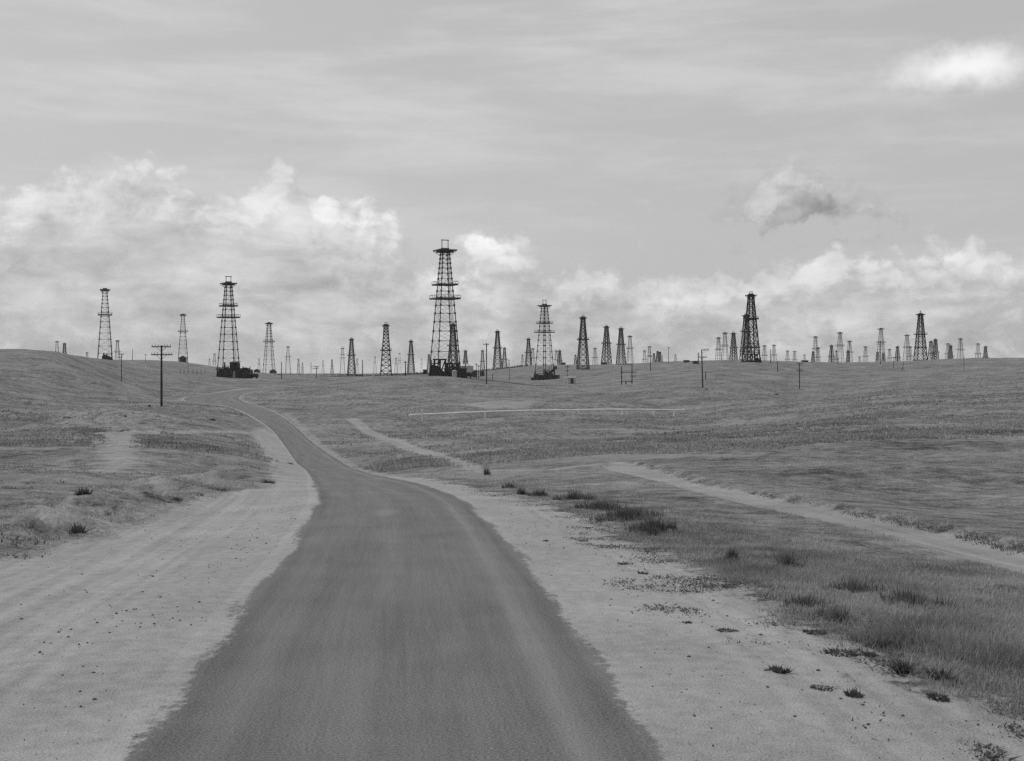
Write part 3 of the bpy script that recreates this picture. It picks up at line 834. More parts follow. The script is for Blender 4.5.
pole(650.5, 351, 370, 'thin pole with a low arm on the central-right slope', [(0.24, 1.3, 0.7)], r=0.16)
pole(668.5, 348, 363.5, 'bare slender pole on the ridge right of the three short dark derricks', [(0.03, 0.4, 0.9)], r=0.15)
pole(662.6, 355, 363.5, 'short bare pole right beside the three short dark derricks', [], r=0.14)
pole(698.3, 352, 364, 'short pole just left behind the leaning-arm pole', [(0.15, 0.5, 0.5)], r=0.22)
pole(702.8, 350, 388, 'leaning-arm pole with an arm to the right at the top and a lower crossarm', [(0.01, 0.1, 1.9), (0.2, 0.85, 1.2)], lean=-0.03, r=0.17)
pole(705.6, 371, 379, 'stub post close behind the leaning-arm pole', [], r=0.16, cat='post', group='posts on the slope')
pole(770.5, 349, 363, 'bare pole right of the tall dark pair between two thin derricks', [], r=0.16)
pole(777.5, 360, 370.5, 'short bare pole on the slope left of the pole with low crossarms', [], r=0.15)
pole(799.5, 364, 390, 'pole with two low crossarms on the right grass slope', [(0.03, 0.8, 1.2), (0.28, 0.9, 1.1)], r=0.14)
pole(837.5, 355, 363.8, 'tiny bare pole at the left foot of the dark-crowned pale derrick', [], r=0.14)
pole(880.5, 340, 363.6, 'dark pole in the middle of the wide open steel derrick', [(0.16, 2.4, 2.6)], r=0.2, ins=False)
pole(893.5, 357, 368, 'thin short pole right of the wide open steel derrick', [(0.06, 0.5, 0.5)], r=0.11)
pole(902.5, 362, 370.5, 'short leaning pole with a bush behind it left of the large dark derrick', [], lean=0.10, r=0.15)
pole(964, 356, 370, 'thin short pole below the right edge derricks', [], r=0.09)
pole(476.3, 364, 379, 'left of two thin poles between the tallest derrick and the single-arm pole', [(0.1, 0.5, 0.4)], r=0.10)
pole(478.6, 366, 379.5, 'right of two thin poles between the tallest derrick and the single-arm pole', [(0.1, 0.4, 0.5)], r=0.10)
pole(509.5, 368, 380.5, 'thin short pole on the slope left of the two-balcony steel derrick', [], r=0.10)
pole(492.4, 376, 382.5, 'low post right of the single-arm telephone pole', [], r=0.10, cat='post', group='posts on the slope')
# fence posts below the ridge
for i, (px, a, b) in enumerate([(180.3, 369, 374.5), (184, 370, 374.5), (188, 361.5, 373.5), (193, 369, 374), (197, 369, 374), (201, 369.5, 374), (205, 370, 374.5)]):
    names = ['leftmost low fence post', 'second low fence post from the left', 'tall fence post with low posts on both sides', 'first low fence post right of the tall one', 'second low fence post right of the tall one',
             'third low fence post right of the tall one', 'rightmost low fence post'][i]
    pole(px, a, b, names + ' below the left ridge', [], r=0.09, name='fence_post', cat='fence post', group='fence posts below the left ridge')

# two-post frame on the slope
g1 = ground(621.6, 384); D0 = g1.y
fr = empty('pole_frame', g1)
pxm = D0 / F
def fx(px): return (px - 621.6) * pxm
def fz(py): return (384 - py) * pxm
b2 = zt(g1.x + fx(632), D0) - g1.z
MB().tube((0, 0, -0.8), (0, 0, fz(366)), 0.17, 0.14, 10).build('post', M_POLE, fr)
MB().tube((fx(632), 0, b2 - 0.8), (fx(632), 0, fz(363)), 0.17, 0.14, 10).build('post', M_POLE, fr)
for (x0, x1, y) in ((616, 632.6, 363.6), (620, 636.5, 371.6), (630.5, 636, 375.6), (621, 632, 381)):
    MB().beam((fx(x0), -0.22, fz(y)), (fx(x1), -0.22, fz(y)), 0.14, 0.2).build('crossbeam', M_ARM, fr)
MB().beam((fx(626), -0.05, fz(381)), (fx(626), -0.05, -0.6), 0.35).build('stay_post', M_POLE, fr)
tag(fr, 'two-post timber frame with crossbeams on the slope below the dark neighbouring derricks', 'pole frame')

# ---------------------------------------------------------------- white raised pipe across the valley
a, b = ground(409, 424.0), ground(684, 412.5)
pl = [a.lerp(b, t) for t in np.linspace(0, 1, 25)]
root = empty('pipeline', a)
def lift(p, k):
    z = zt(p.x, p.y); return Vector((p.x, p.y, z + 0.95 + 0.2 * math.sin(k * 0.4)))
pp = [lift(p, i) for i, p in enumerate(pl)]
zz = np.array([p.z for p in pp]); zz = np.convolve(np.pad(zz, 4, 'edge'), np.ones(9) / 9, 'valid')
pp = [Vector((p.x, p.y, max(z, zt(p.x, p.y) + 0.2))) - a for p, z in zip(pp, zz)]
for i in range(0, 24, 4):
    m_ = MB()
    for k in range(i, i + 4): m_.tube(pp[k], pp[k + 1], 0.16, 0.16, 8)
    m_.tube(pp[i + 4] - (pp[i + 4] - pp[i + 3]).normalized() * 0.2, pp[i + 4], 0.21, 0.21, 8)
    m_.build('pipe_section', M_WHITE, root)
for k, hgt in ((1, 0.9), (6, 0.2), (10, 0.1), (14, 0.3), (18, 0.1), (21, 0.2), (23, 0.2)):
    p = pp[k]; MB().beam(p + Vector((0, -0.2, hgt)), Vector((p.x, p.y - 0.2, zt(p.x + a.x, p.y + a.y) - a.z - 0.4)), 0.30).build('support', M_WHITE, root)
tag(root, 'long white pipe on low supports running across the grassy valley', 'pipeline')

# ---------------------------------------------------------------- sheds and rig machinery
def shed(px0, px1, ytop, ybase, label, wall=M_SHED, roof=M_ROOF, depth=4.0, name='engine_house', gable=True, doors=(), cat='shed', D=None, rot=0.0, windows=()):
    if D is None: g0 = ground((px0 + px1) / 2, ybase)
    else:
        x = ((px0 + px1) / 2 - CX) / F * D; g0 = Vector((x, D, zt(x, D)))
    k = g0.y / F
    w = (px1 - px0) * k; h = max(1.2, (g0.z - (HY - ytop) * g0.y / F) * -1)
    o = empty(name, g0, rot)
    ev = h * (0.72 if gable else 0.92)
    MB().box((0, 0, ev / 2 - 0.4), (w, depth, ev + 0.8)).build('wall', wall, o)
    if gable:
        MB().prism([(-w / 2, ev), (w / 2, ev), (0, h - 0.12)], -depth / 2, depth / 2).build('gable', wall, o)
        r = MB()
        for s in (-1, 1):
            r.beam((s * (w / 2 + 0.25), 0, ev - 0.05 + 0.06), (0, 0, h), depth + 0.5, 0.1, up=(0, 0, 1))
    else:
        r = MB().beam((0, -depth / 2 - 0.25, h * 0.93), (0, depth / 2 + 0.25, h), w + 0.5, 0.12)
    r.build('roof', roof, o)
    n = max(3, int(w / 0.6))
    for j in range(n):
        x = -w / 2 + (j + 0.5) * w / n
        MB().box((x, -depth / 2 - 0.02, ev / 2), (w / n - 0.06, 0.04, ev - 0.06)).build('board', wall, o)
    for (a, b, c) in doors:      # fraction from left, right, height fraction
        MB().box((w * ((a + b) / 2 - 0.5), -depth / 2 - 0.06, ev * c / 2), (w * (b - a), 0.06, ev * c)).build('door', M_DARK, o)
    for (a, b, z0, z1) in windows:
        MB().box((w * ((a + b) / 2 - 0.5), -depth / 2 - 0.06, ev * (z0 + z1) / 2), (w * (b - a), 0.06, ev * (z1 - z0))).build('window', M_DARK, o)
    tag(o, label, cat)
    return o
def machine(px, ybase, w, h, label, D=None, name='rig_machinery', dep=3.0, seed=1):
    """drawworks and engine on skids: skid, drums, engine block, stack, guard"""
    if D is None: g0 = ground(px, ybase)
    else:
        x = (px - CX) / F * D; g0 = Vector((x, D, zt(x, D)))
    o = empty(name, g0)
    r = random.Random(seed)
    MB().beam((-w / 2, -dep / 3, 0.1), (w / 2, -dep / 3, 0.1), 0.35, 0.9).beam((-w / 2, dep / 3, 0.1), (w / 2, dep / 3, 0.1), 0.35, 0.9).build('skid', M_DARK, o)
    MB().box((-w * 0.22, 0, h * 0.30 + 0.4), (w * 0.42, dep * 0.8, h * 0.55)).box((-w * 0.22, 0, h * 0.62 + 0.3), (w * 0.25, dep * 0.5, h * 0.2)).build('engine', M_DARK, o)
    MB().tube((w * 0.10, -dep / 2, h * 0.38), (w * 0.10, dep / 2, h * 0.38), h * 0.26, None, 14).tube((w * 0.10, -dep / 2 - 0.1, h * 0.38), (w * 0.10, -dep / 2, h * 0.38), h * 0.34, None, 14).build('drum', M_DARK, o)
    MB().tube((w * 0.36, -dep / 3, h * 0.3), (w * 0.36, dep / 3, h * 0.3), h * 0.2, None, 12).build('drum', M_DARK, o)
    for s in (-0.38, 0.0, 0.45):
        MB().beam((w * s, 0, 0.2), (w * s, 0, h * r.uniform(0.8, 1.15)), 0.28).build('post', M_DARK, o)
    MB().tube((-w * 0.3, 0, h * 0.6), (-w * 0.3, 0, h * 1.12), 0.16, None, 8).build('exhaust_stack', M_DARK, o)
    MB().beam((-w * 0.38, 0, h * 0.85), (w * 0.45, 0, h * 0.85), 0.2, 0.26).build('beam', M_DARK, o)
    tag(o, label, 'rig machinery')
    return o
def tank(px, ybase, r, L, label, D=None, upright=False, m=M_PALE):
    if D is None: g0 = ground(px, ybase)
    else:
        x = (px - CX) / F * D; g0 = Vector((x, D, zt(x, D)))
    o = empty('storage_tank', g0)
    if upright:
        MB().tube((0, 0, -0.3), (0, 0, L), r, r, 20).build('shell', m, o)
        MB().tube((0, 0, L), (0, 0, L + r * 0.35), r * 1.03, 0.1, 20).build('roof', m, o)
    else:
        MB().tube((-L / 2, 0, r + 0.5), (L / 2, 0, r + 0.5), r, r, 18).tube((-L / 2 - 0.25, 0, r + 0.5), (-L / 2, 0, r + 0.5), r * 0.6, r, 18).tube((L / 2, 0, r + 0.5), (L / 2 + 0.25, 0, r + 0.5), r, r * 0.6, 18).build('shell', m, o)
        for s in (-0.35, 0.35): MB().box((L * s, 0, 0.25), (0.4, r * 1.8, 1.3)).build('saddle', M_DARK, o)
    tag(o, label, 'tank')
    return o
def platform(px0, px1, ytop, label, D, dep=4.0):
    x = ((px0 + px1) / 2 - CX) / F * D; g0 = Vector((x, D, zt(x, D)))
    k = D / F; w = (px1 - px0) * k; h = (HY - ytop) * k - g0.z
    o = empty('raised_platform', g0)
    MB().box((0, 0, h), (w, dep, 0.45)).build('deck', M_DARK, o)
    for sx in (-0.42, 0.0, 0.42):
        for sy in (-0.42, 0.42): MB().beam((w * sx, dep * sy, -0.6), (w * sx, dep * sy, h), 0.38).build('leg', M_DARK, o)
    for sy in (-0.42, 0.42):
        MB().beam((-w * 0.42, dep * sy, 0.2), (0, dep * sy, h), 0.2).beam((0, dep * sy, 0.2), (w * 0.42, dep * sy, h), 0.2).build('brace', M_DARK, o)
    tag(o, label, 'platform')
    return o
# around the derrick over the big dark engine house
d1_ = DERRICKS[228.5][1]
platform(218, 231, 369, 'dark raised rig floor under the derrick on the left of the big engine house', d1_ - 1.0, 7)
shed(231, 239, 361.5, 377, 'tall dark upright engine house at the foot of the left two-balcony derrick', M_DARK, M_DARK, 4.0, D=d1_ - 4.5, doors=[(0.25, 0.6, 0.5)], gable=False)
shed(238.5, 251.5, 367.5, 378, 'long low dark belt house on the right of the tall upright engine house', M_DARK, M_DARK, 5.0, D=d1_ - 3.0, name='belt_house', windows=[(0.55, 0.64, 0.3, 0.6), (0.75, 0.84, 0.3, 0.6)], gable=True)
machine(224, 377, 5.5, 3.4, 'dark drum winch in front of the raised rig floor left of the engine house', D=d1_ - 6.5, seed=3)
tank(234, 377, 0.75, 2.2, 'small pale upright tank in front of the tall dark engine house', D=d1_ - 8.0, upright=True)
machine(243, 377, 6.0, 4.4, 'dark engine with a tall stack in front of the long low belt house', D=d1_ - 8.5, seed=14)
machine(228.5, 377, 4.5, 5.2, 'dark upright winch frame between the rig floor and the tall engine house', D=d1_ - 7.5, seed=15)
tank(254, 377, 0.8, 3.0, 'small dark horizontal tank at the right end of the belt house', D=d1_ - 2, m=M_SHED)
# slender derrick
d2_ = DERRICKS[269][1]
shed(262, 281, 373.5, 378, 'long pale-roofed low shed under the slender derrick', M_DARK, M_PALE, 4.0, D=d2_ - 7, name='low_shed', gable=False, windows=[(0.1, 0.3, 0.2, 0.8), (0.4, 0.5, 0.2, 0.8)])
shed(270, 276, 369.5, 377, 'small dark gabled hut at the right foot of the slender derrick', M_SHED, M_DARK, 4.0, D=d2_ - 1.5, name='hut')
shed(254.5, 259.5, 369, 376, 'small dark hut left of the slender derrick', M_SHED, M_ROOF, 4.0, D=d2_ + 4, name='hut')
# left ridge derricks
d3_ = DERRICKS[105][1]
machine(107, 362, 5.2, 4.2, 'black engine and winch under the tall thin derrick on the left ridge', D=d3_ - 0.5, seed=5)
d4_ = DERRICKS[183][1]
shed(179.8, 186, 356, 362, 'black gabled hut under the thin derrick right of the near telephone pole', M_DARK, M_DARK, 4.0, D=d4_ - 1, name='hut')
# tallest derrick
d5_ = DERRICKS[445][1]
platform(433.5, 446.5, 359.5, 'dark raised rig floor on posts under the tallest derrick', d5_ - 5.5, 4.5)
platform(446, 459, 363.5, 'lower dark rig platform on the right under the tallest derrick', d5_ - 4.8, 4.5)
machine(440, 376, 5.6, 2.6, 'dark drum winch under the raised rig floor of the tallest derrick', D=d5_ - 11, seed=7)
machine(450, 376, 4.2, 3.4, 'dark engine between the two rig platforms of the tallest derrick', D=d5_ - 9.5, seed=8)
shed(457.5, 466.5, 368, 377, 'dark flat-roofed pump house at the right foot of the tallest derrick', M_DARK, M_DARK, 4.5, D=d5_ - 5, name='pump_house', gable=False, doors=[(0.35, 0.6, 0.8)])
tank(468.5, 377, 0.7, 2.0, 'dark drum-like tank at the end of the pump house', D=d5_ - 6, m=M_SHED)
machine(459, 377, 4.6, 4.0, 'dark pump engine in front of the flat-roofed pump house', D=d5_ - 10, seed=17)
machine(435, 376, 4.0, 4.6, 'dark winch frame at the left foot of the tallest derrick', D=d5_ - 9, seed=18)
tank(454.5, 376, 0.8, 2.0, 'pale upright tank in front of the lower rig platform', D=d5_ - 12, upright=True)
dk = DERRICKS[465.5][1]
tank(466, 371, 4.0, 6.0, 'pale round tank below the small pointed derrick right of the tallest one', D=620, upright=True)
shed(472, 477, 370, 374, 'small dark hut right of the pale round tank', M_SHED, M_ROOF, 4, D=600, name='hut')
shed(480, 484.5, 370.5, 374, 'low dark hut left of the single-arm telephone pole', M_SHED, M_ROOF, 4, D=640, name='hut')
# two-balcony steel derrick by the pale shed
d6_ = DERRICKS[544.5][1]
machine(540, 381, 7.5, 3.6, 'dark winch and engine under the two-balcony derrick by the pale shed', D=d6_ - 6, seed=9)
machine(549, 381, 6.0, 5.0, 'dark tall winch frame beside the slanting chute', D=d6_ - 9, seed=19)
shed(550.5, 559.5, 375.0, 382, 'weathered board shed at the right foot of the two-balcony steel derrick', M_SHED, M_ROOF, 4.5, D=d6_ - 6, name='board_shed', gable=False, windows=[(0.3, 0.6, 0.2, 0.8)])
ch = empty('belt_conveyor', (DERRICKS[544.5][0] + 1.0, d6_ - 4.8, DERRICKS[544.5][2]))
MB().beam((-1.5, 0, 0.6), (4.2, 0, 5.6), 1.4, 1.1).build('chute', M_DARK, ch)
for x, z in ((0.5, 2.0), (2.4, 3.6), (4.0, 5.2)): MB().beam((x, 0.4, -0.8), (x, 0.4, z), 0.35).build('leg', M_DARK, ch)
MB().box((4.2, 0, 5.9), (1.8, 1.6, 1.5)).build('head_box', M_DARK, ch)
tag(ch, 'dark slanting covered chute on posts at the two-balcony steel derrick', 'chute')
shed(567.5, 575.5, 377, 383.5, 'small pale shed with one black doorway right of the two-balcony derrick', M_PALE, M_PALE, 3.5, name='pale_shed', gable=False, doors=[(0.38, 0.70, 0.85)])
shed(531, 538, 377.5, 381, 'low dark open lean-to left of the two-balcony steel derrick', M_DARK, M_ROOF, 3.5, D=d6_ - 1, name='lean_to', gable=False)
shed(355, 362, 374.5, 377.5, 'low dark shed at the right foot of the dark derrick with a mid balcony', M_DARK, M_ROOF, 5, D=DERRICKS[351.5][1] - 4, name='low_shed', gable=False)
shed(366, 372, 375.2, 377.6, 'long low dark shed between two bare poles left of the broad dark derrick', M_DARK, M_ROOF, 5, D=DERRICKS[386][1] + 60, name='low_shed', gable=False)
shed(374.5, 378.5, 375, 377.8, 'small gabled hut at the left foot of the broad dark derrick', M_SHED, M_ROOF, 4, D=DERRICKS[386][1] + 8, name='hut')
shed(423.5, 427, 369.5, 375.5, 'small dark upright hut left of the tallest derrick', M_DARK, M_DARK, 3, D=DERRICKS[445][1] + 60, name='hut', gable=False)
shed(338, 342, 375.5, 378.3, 'small dark hut under the pale derrick with two platforms', M_DARK, M_DARK, 4, D=DERRICKS[351.5][1] - 8, name='hut')
shed(561, 565.5, 362.3, 366, 'small dark hut on the rise right of the two-balcony steel derrick', M_SHED, M_DARK, 4, D=880, name='hut')
shed(684, 689, 360.5, 363.3, 'left dark low hut on the smooth ridge left of the leaning-arm pole', M_SHED, M_DARK, 4, name='hut', gable=False)
shed(693, 698, 361, 363.3, 'right dark low hut on the smooth ridge left of the leaning-arm pole', M_SHED, M_DARK, 4, name='hut', gable=False)
# right-hand rigs
d7_ = DERRICKS[751][1]
platform(746, 757, 354.5, 'dark rig floor on posts under the tallest timber derrick on the right', d7_ + 0.5, 5.0)
machine(757.5, 361.5, 3.5, 2.4, 'small dark engine at the right foot of the tallest timber derrick', D=d7_ + 1, seed=12)
shed(601, 607, 362.5, 367, 'dark low engine house at the foot of the left of two neighbouring dark derricks', M_DARK, M_DARK, 5, D=DERRICKS[606.5][1] - 6, name='low_engine_house', gable=False)
shed(802, 807.5, 360.5, 364, 'tiny hut on the ridge below the tiniest faint derrick', M_SHED, M_ROOF, 4, name='hut', gable=False, D=690)

# ---------------------------------------------------------------- grass
def blades(bx, by, bz, n, hmin, hmax, wid, spread, lean, tone, tvar):
    """n grass blades around each base point; arrays broadcast per tuft"""
    N = len(bx)
    idx = np.repeat(np.arange(N), n) if np.isscalar(n) else np.repeat(np.arange(N), n)
    M = len(idx)
    g = lambda v: (np.full(N, v) if np.isscalar(v) else np.asarray(v))[idx]
    an = nrg.random(M) * 2 * math.pi; rad = np.sqrt(nrg.random(M)) * g(spread)
    cx = bx[idx] + np.cos(an) * rad; cy = by[idx] + np.sin(an) * rad; cz = bz[idx] - 0.03
    h = g(hmin) + (g(hmax) - g(hmin)) * nrg.random(M)
    la = an + nrg.normal(0, 0.9, M); ll = h * g(lean) * nrg.random(M)
    wa = nrg.random(M) * math.pi; w = g(wid) * (0.6 + 0.8 * nrg.random(M))
    V = np.empty((M, 3, 3), np.float32)
    V[:, 0, 0] = cx - np.cos(wa) * w; V[:, 0, 1] = cy - np.sin(wa) * w; V[:, 0, 2] = cz
    V[:, 1, 0] = cx + np.cos(wa) * w; V[:, 1, 1] = cy + np.sin(wa) * w; V[:, 1, 2] = cz
    V[:, 2, 0] = cx + np.cos(la) * ll; V[:, 2, 1] = cy + np.sin(la) * ll; V[:, 2, 2] = cz + h
    tn = np.clip(g(tone) + nrg.normal(0, tvar, M), 0, 1)
    nv = np.empty((M, 3, 3), np.float32)
    nx = np.cos(an) * 0.35; ny = np.sin(an) * 0.35
    nv[:, :, 0] = nx[:, None]; nv[:, :, 1] = ny[:, None]; nv[:, :, 2] = 0.9
    return V.reshape(-1, 3), np.repeat(tn, 3), nv.reshape(-1, 3)
def blade_mesh(name, V, tn, nv, m):
    me = np_mesh(name, V, np.arange(len(V)).reshape(-1, 3), m, False)
    add_attr(me, 'tone', tn)
    return me
def scatter(n, px0, px1, D0, D1):
    px = nrg.uniform(px0, px1, n); D = np.exp(nrg.uniform(math.log(D0), math.log(D1), n))
    return (px - CX) / F * D, D
def gmask(x, y):
    """how grassy a spot is (0 bare, 1 full)"""
    w = fbm(x, y, 1.8, 31) * 2.0 + fbm(x, y, 0.5, 41, 2) * 1.2
    s = sand_field(x, y)
    m = sstep(-(s + w), -0.1, 0.9)
    b = bare_field(x, y)
    m *= 1 - sstep(b + fbm(x, y, 1.5, 51) * 0.5, 0.3, 0.6)
    m *= sstep(-sdpoly(x, y, ROAD), 0.3, 0.9)
    return m, s
x, y = scatter(220000, -320, 1370, 9, 90)
m, s = gmask(x, y)
clump = sstep(fbm(x, y, 2.4, 61) + 0.25 * fbm(x, y, 12, 63), -0.30, 0.25)
hx, hy = scatter(14000, -40, 300, 18, 60)
hm_ = nrg.random(len(hx)) < 0.8 * np.exp(-(dline(hx, hy, HUMP) / 2.0) ** 2) * (sdpoly(hx, hy, SANDS[0]) < 0.4)
x, y, m, s, clump = [np.concatenate(q_) for q_ in ((x, hx[hm_]), (y, hy[hm_]), (m, np.ones(hm_.sum())), (s, sand_field(hx[hm_], hy[hm_])), (clump, np.ones(hm_.sum())))]
keep = nrg.random(len(x)) < m * (0.15 + 0.65 * clump)
x, y, s, clump = x[keep], y[keep], s[keep], clump[keep]
D = np.hypot(x, y)
vx, vy = scatter(90000, 470, 1370, 10, 60)                            # scruffy dry strip beyond the sand on the right
vs_ = sand_field(vx, vy) + fbm(vx, vy, 1.6, 33) * 1.6
vk = (nrg.random(len(vx)) < 0.75 * sstep(-vs_, 0.0, 0.7) * sstep(vs_, -5.5, -2.5) * (0.4 + 0.6 * sstep(fbm(vx, vy, 0.8, 35, 2), -0.2, 0.2))) & (bare_field(vx, vy) < 0.25) & (vx > 0)
vx, vy, vs_ = vx[vk], vy[vk], vs_[vk]
x, y, s, clump = np.concatenate([x, vx]), np.concatenate([y, vy]), np.concatenate([s, vs_]), np.concatenate([clump, np.full(len(vx), 1.2)])
D = np.hypot(x, y)
verge = np.exp(-((s + 1.6) / 1.6) ** 2) * (x > 0)                      # taller growth just outside the sand on the right
tall = sstep(fbm(x, y, 1.6, 71), 0.0, 0.35)
hmax = 0.05 + 0.06 * clump + 0.08 * verge * tall + 0.04 * sstep(D, 40, 80)
tone = 0.70 + 0.6 * fbm(x, y, 3.0, 81) + 0.5 * fbm(x, y, 0.7, 85, 2) - 0.22 * verge * tall - 0.10 * sstep(fbm(x, y, 6.0, 88), 0.0, 0.4)
z = z_full(x, y)
nb = np.where(D < 30, 8, np.where(D < 55, 5, 3))
A = blades(x, y, z, nb, hmax * 0.45, hmax, 0.006 + 0.00016 * D, 0.10 + 0.12 * nrg.random(len(x)), 0.8, np.clip(tone, 0.02, 0.95), 0.16)
tag(link('grass', blade_mesh('grass', *A, M_GRASS)), 'short dry grass tufts over the near verges and field', 'grass', kind='stuff')
x, y = scatter(120000, -320, 1370, 85, 420)
m, s = gmask(x, y)
keep = nrg.random(len(x)) < m * sstep(fbm(x, y, 14, 91) + 0.5 * fbm(x, y, 3, 93), -0.35, 0.3) * (0.25 + 0.75 * sstep(np.hypot(x, y), 420, 100))
x, y = x[keep], y[keep]; z = z_full(x, y)
tone = 0.42 + 0.55 * fbm(x, y, 8.0, 95) + 0.3 * fbm(x, y, 2.0, 97)
A = blades(x, y, z, 3, 0.10, 0.28, 0.10, 0.35, 0.8, np.clip(tone, 0.02, 0.9), 0.12)
tag(link('field_grass', blade_mesh('field_grass', *A, M_GRASS)), 'dry grass of the far field and slopes', 'grass', kind='stuff')

# low dark weed mats broken up along the edge of the sand, too many to count
x, y = scatter(150000, 300, 1040, 10, 80)
s = sand_field(x, y) + fbm(x, y, 2.2, 101) * 2.2
pr = np.exp(-((s - 0.2) / 0.9) ** 2) * sstep(fbm(x, y, 0.6, 103, 2), 0.03, 0.22) * (x > -6) * sstep(-sdpoly(x, y, ROAD), 0.8, 1.5)
keep = nrg.random(len(x)) < pr
x, y = x[keep], y[keep]
A = blades(x, y, z_full(x, y), 9, 0.015, 0.06, 0.024, 0.15, 3.2, 0.5, 0.25)
tag(link('weed_mats', blade_mesh('weed_mats', *A, M_WEED)), 'low dark weed mats scattered along the sand edge', 'weeds', kind='stuff')
# scattered on the left bank and field too
x, y = scatter(30000, -40, 340, 20, 120)
m, s = gmask(x, y)
keep = nrg.random(len(x)) < 0.22 * m * sstep(fbm(x, y, 2.2, 111, 2), 0.16, 0.34)
x, y = x[keep], y[keep]
A = blades(x, y, z_full(x, y), 7, 0.04, 0.15, 0.02, 0.22, 1.4, 0.75, 0.25)
tag(link('dark_ground_cover', blade_mesh('dark_ground_cover', *A, M_WEED)), 'dark patchy ground cover on the left bank and field', 'weeds', kind='stuff')

# scrub far off in the low gap left of the tallest derrick
x, y = scatter(5000, 235, 525, 780, 1700)
keep = fbm(x, y, 60.0, 131) > 0.10
x, y = x[keep], y[keep]
A = blades(x, y, z_full(x, y), 6, 0.4, 2.2, 0.7, 2.5, 0.7, 0.6, 0.2)
tag(link('far_scrub', blade_mesh('far_scrub', *A, M_WEED)), 'low dark scrub far off in the gap left of the tallest derrick', 'scrub', kind='stuff')

# dark tufts standing in for the shade line under the side path's far bank
t_ = nrg.random(2600) * (len(PATH_EDGE) - 1.001); i_ = t_.astype(int); f_ = (t_ - i_)[:, None]
e_ = PATH_EDGE[i_] * (1 - f_) + PATH_EDGE[i_ + 1] * f_
x, y = e_[:, 0] + nrg.normal(0.05, 0.12, 2600), e_[:, 1] + np.abs(nrg.normal(0.25, 0.25, 2600))
keep = nrg.random(2600) < 0.75 * sstep(fbm(x, y, 2.0, 141), -0.35, 0.25)
x, y = x[keep], y[keep]
A = blades(x, y, z_full(x, y), 5, 0.02, 0.10, 0.014, 0.14, 1.2, 0.85, 0.25)
tag(link('path_bank_shade_tufts', blade_mesh('path_bank_shade_tufts', *A, M_WEED)), 'thin fringe of dark tufts standing in for shade under the far bank of the side path', 'weeds', kind='stuff')

# loose stones on the sand and the road shoulder
x, y = scatter(9000, 20, 1020, 9, 60)
s = sand_field(x, y); rdx = sdpoly(x, y, ROAD)
keep = (s > -0.5) & (rdx < -0.15) & (nrg.random(len(x)) < 0.18 + 0.8 * sstep(fbm(x, y, 2.5, 121), 0.05, 0.3))
x, y = x[keep], y[keep]; z = z_full(x, y)
oc = np.array([(1, 0, 0), (0, 1, 0), (-1, 0, 0), (0, -1, 0), (0, 0, 1), (0, 0, -1)], float)
of = np.array([(0, 1, 4), (1, 2, 4), (2, 3, 4), (3, 0, 4), (1, 0, 5), (2, 1, 5), (3, 2, 5), (0, 3, 5)])
N = len(x); sz = 0.008 + 0.02 * nrg.random(N) ** 4
V = oc[None] * (sz[:, None, None] * nrg.uniform(0.6, 1.3, (N, 6, 1))) * np.array([1, 1, 0.6]) + np.stack([x, y, z + 0.006], -1)[:, None]
Fc = (of[None] + (np.arange(N) * 6)[:, None, None]).reshape(-1, 3)
tag(link('gravel', np_mesh('gravel', V.reshape(-1, 3), Fc, M_STONE)), 'small loose stones strewn over the sandy verges', 'gravel', kind='stuff')

# ---------------------------------------------------------------- single weeds and bushes one can point at
def weed(px, py, w, hgt, label, kind='mat', n=None, name=None, dark=0.30):
    g0 = ground(px, py)
    r = w / 2 * g0.y / F
    if kind == 'mat':
        A = blades(np.array([0.0]), np.array([0.0]), np.array([0.0]), n or 220, 0.01, hgt, 0.016, r, 2.2, 0.45, 0.25); name = name or 'weed_mat'
    elif kind == 'weed':
        k = 9
        an = nrg.random(k) * 6.28; rr_ = nrg.random(k) * r * 0.85
        hk = hgt * nrg.uniform(0.4, 1.0, k)
        A = blades(np.cos(an) * rr_, np.sin(an) * rr_ * 0.9, np.zeros(k), (n or 180) // k, hk * 0.1, hk, 0.015, r * 0.26, 1.7, 0.5 + nrg.normal(0, 0.15, k), 0.28); name = name or 'weed'
    else:
        k = 46
        an = nrg.random(k) * 6.28; rr_ = np.abs(nrg.normal(0, 0.55, k)) * r
        lobe = 1 + 0.35 * np.sin(an * 2 + px) + 0.2 * np.sin(an * 3 + py); rr_ = np.minimum(rr_ * lobe, r * (0.85 + 0.12 * nrg.random(k)))
        hk = hgt * nrg.uniform(0.45, 1.0, k) * np.exp(-(rr_ / r) ** 2 * 0.5)
        A = blades(np.cos(an) * rr_ * 1.15, np.sin(an) * rr_ * 1.3, np.zeros(k), (n or 1300) // k, hk * 0.25, hk, 0.007 + 0.00014 * g0.y, r * 0.20, 0.7, dark + nrg.normal(0, 0.12, k), 0.2); name = name or 'grass_clump'
    V, tn, nv = A
    V = V.reshape(-1, 3)
    # settle the plant on the slope it grows on
    V[:, 2] += (z_full(V[:, 0] + g0.x, V[:, 1] + g0.y) - g0.z) + 0.02
    me = blade_mesh(name, V, tn, nv, M_WEED if kind != 'clump' else M_CLUMP)
    o = link(name, me); o.location = g0
    tag(o, label, 'weed' if kind != 'clump' else 'grass clump', 'weeds on the right verge' if kind != 'clump' else 'dark grass clumps on the right verge')
    return o
M_CLUMP = plant_material('tall_verge_grass', 0.045, 0.26, 0.45)
weed(652, 533, 52, 0.55, 'largest dark upright grass clump where the tall verge grass ends at the sand', 'clump', 1500)
weed(628, 521, 62, 0.5, 'dark grass clump just behind the largest one, further up the verge', 'clump', 1300)
weed(600, 510, 56, 0.48, 'dark grass clump third from the front in the row along the sand', 'clump', 1000)
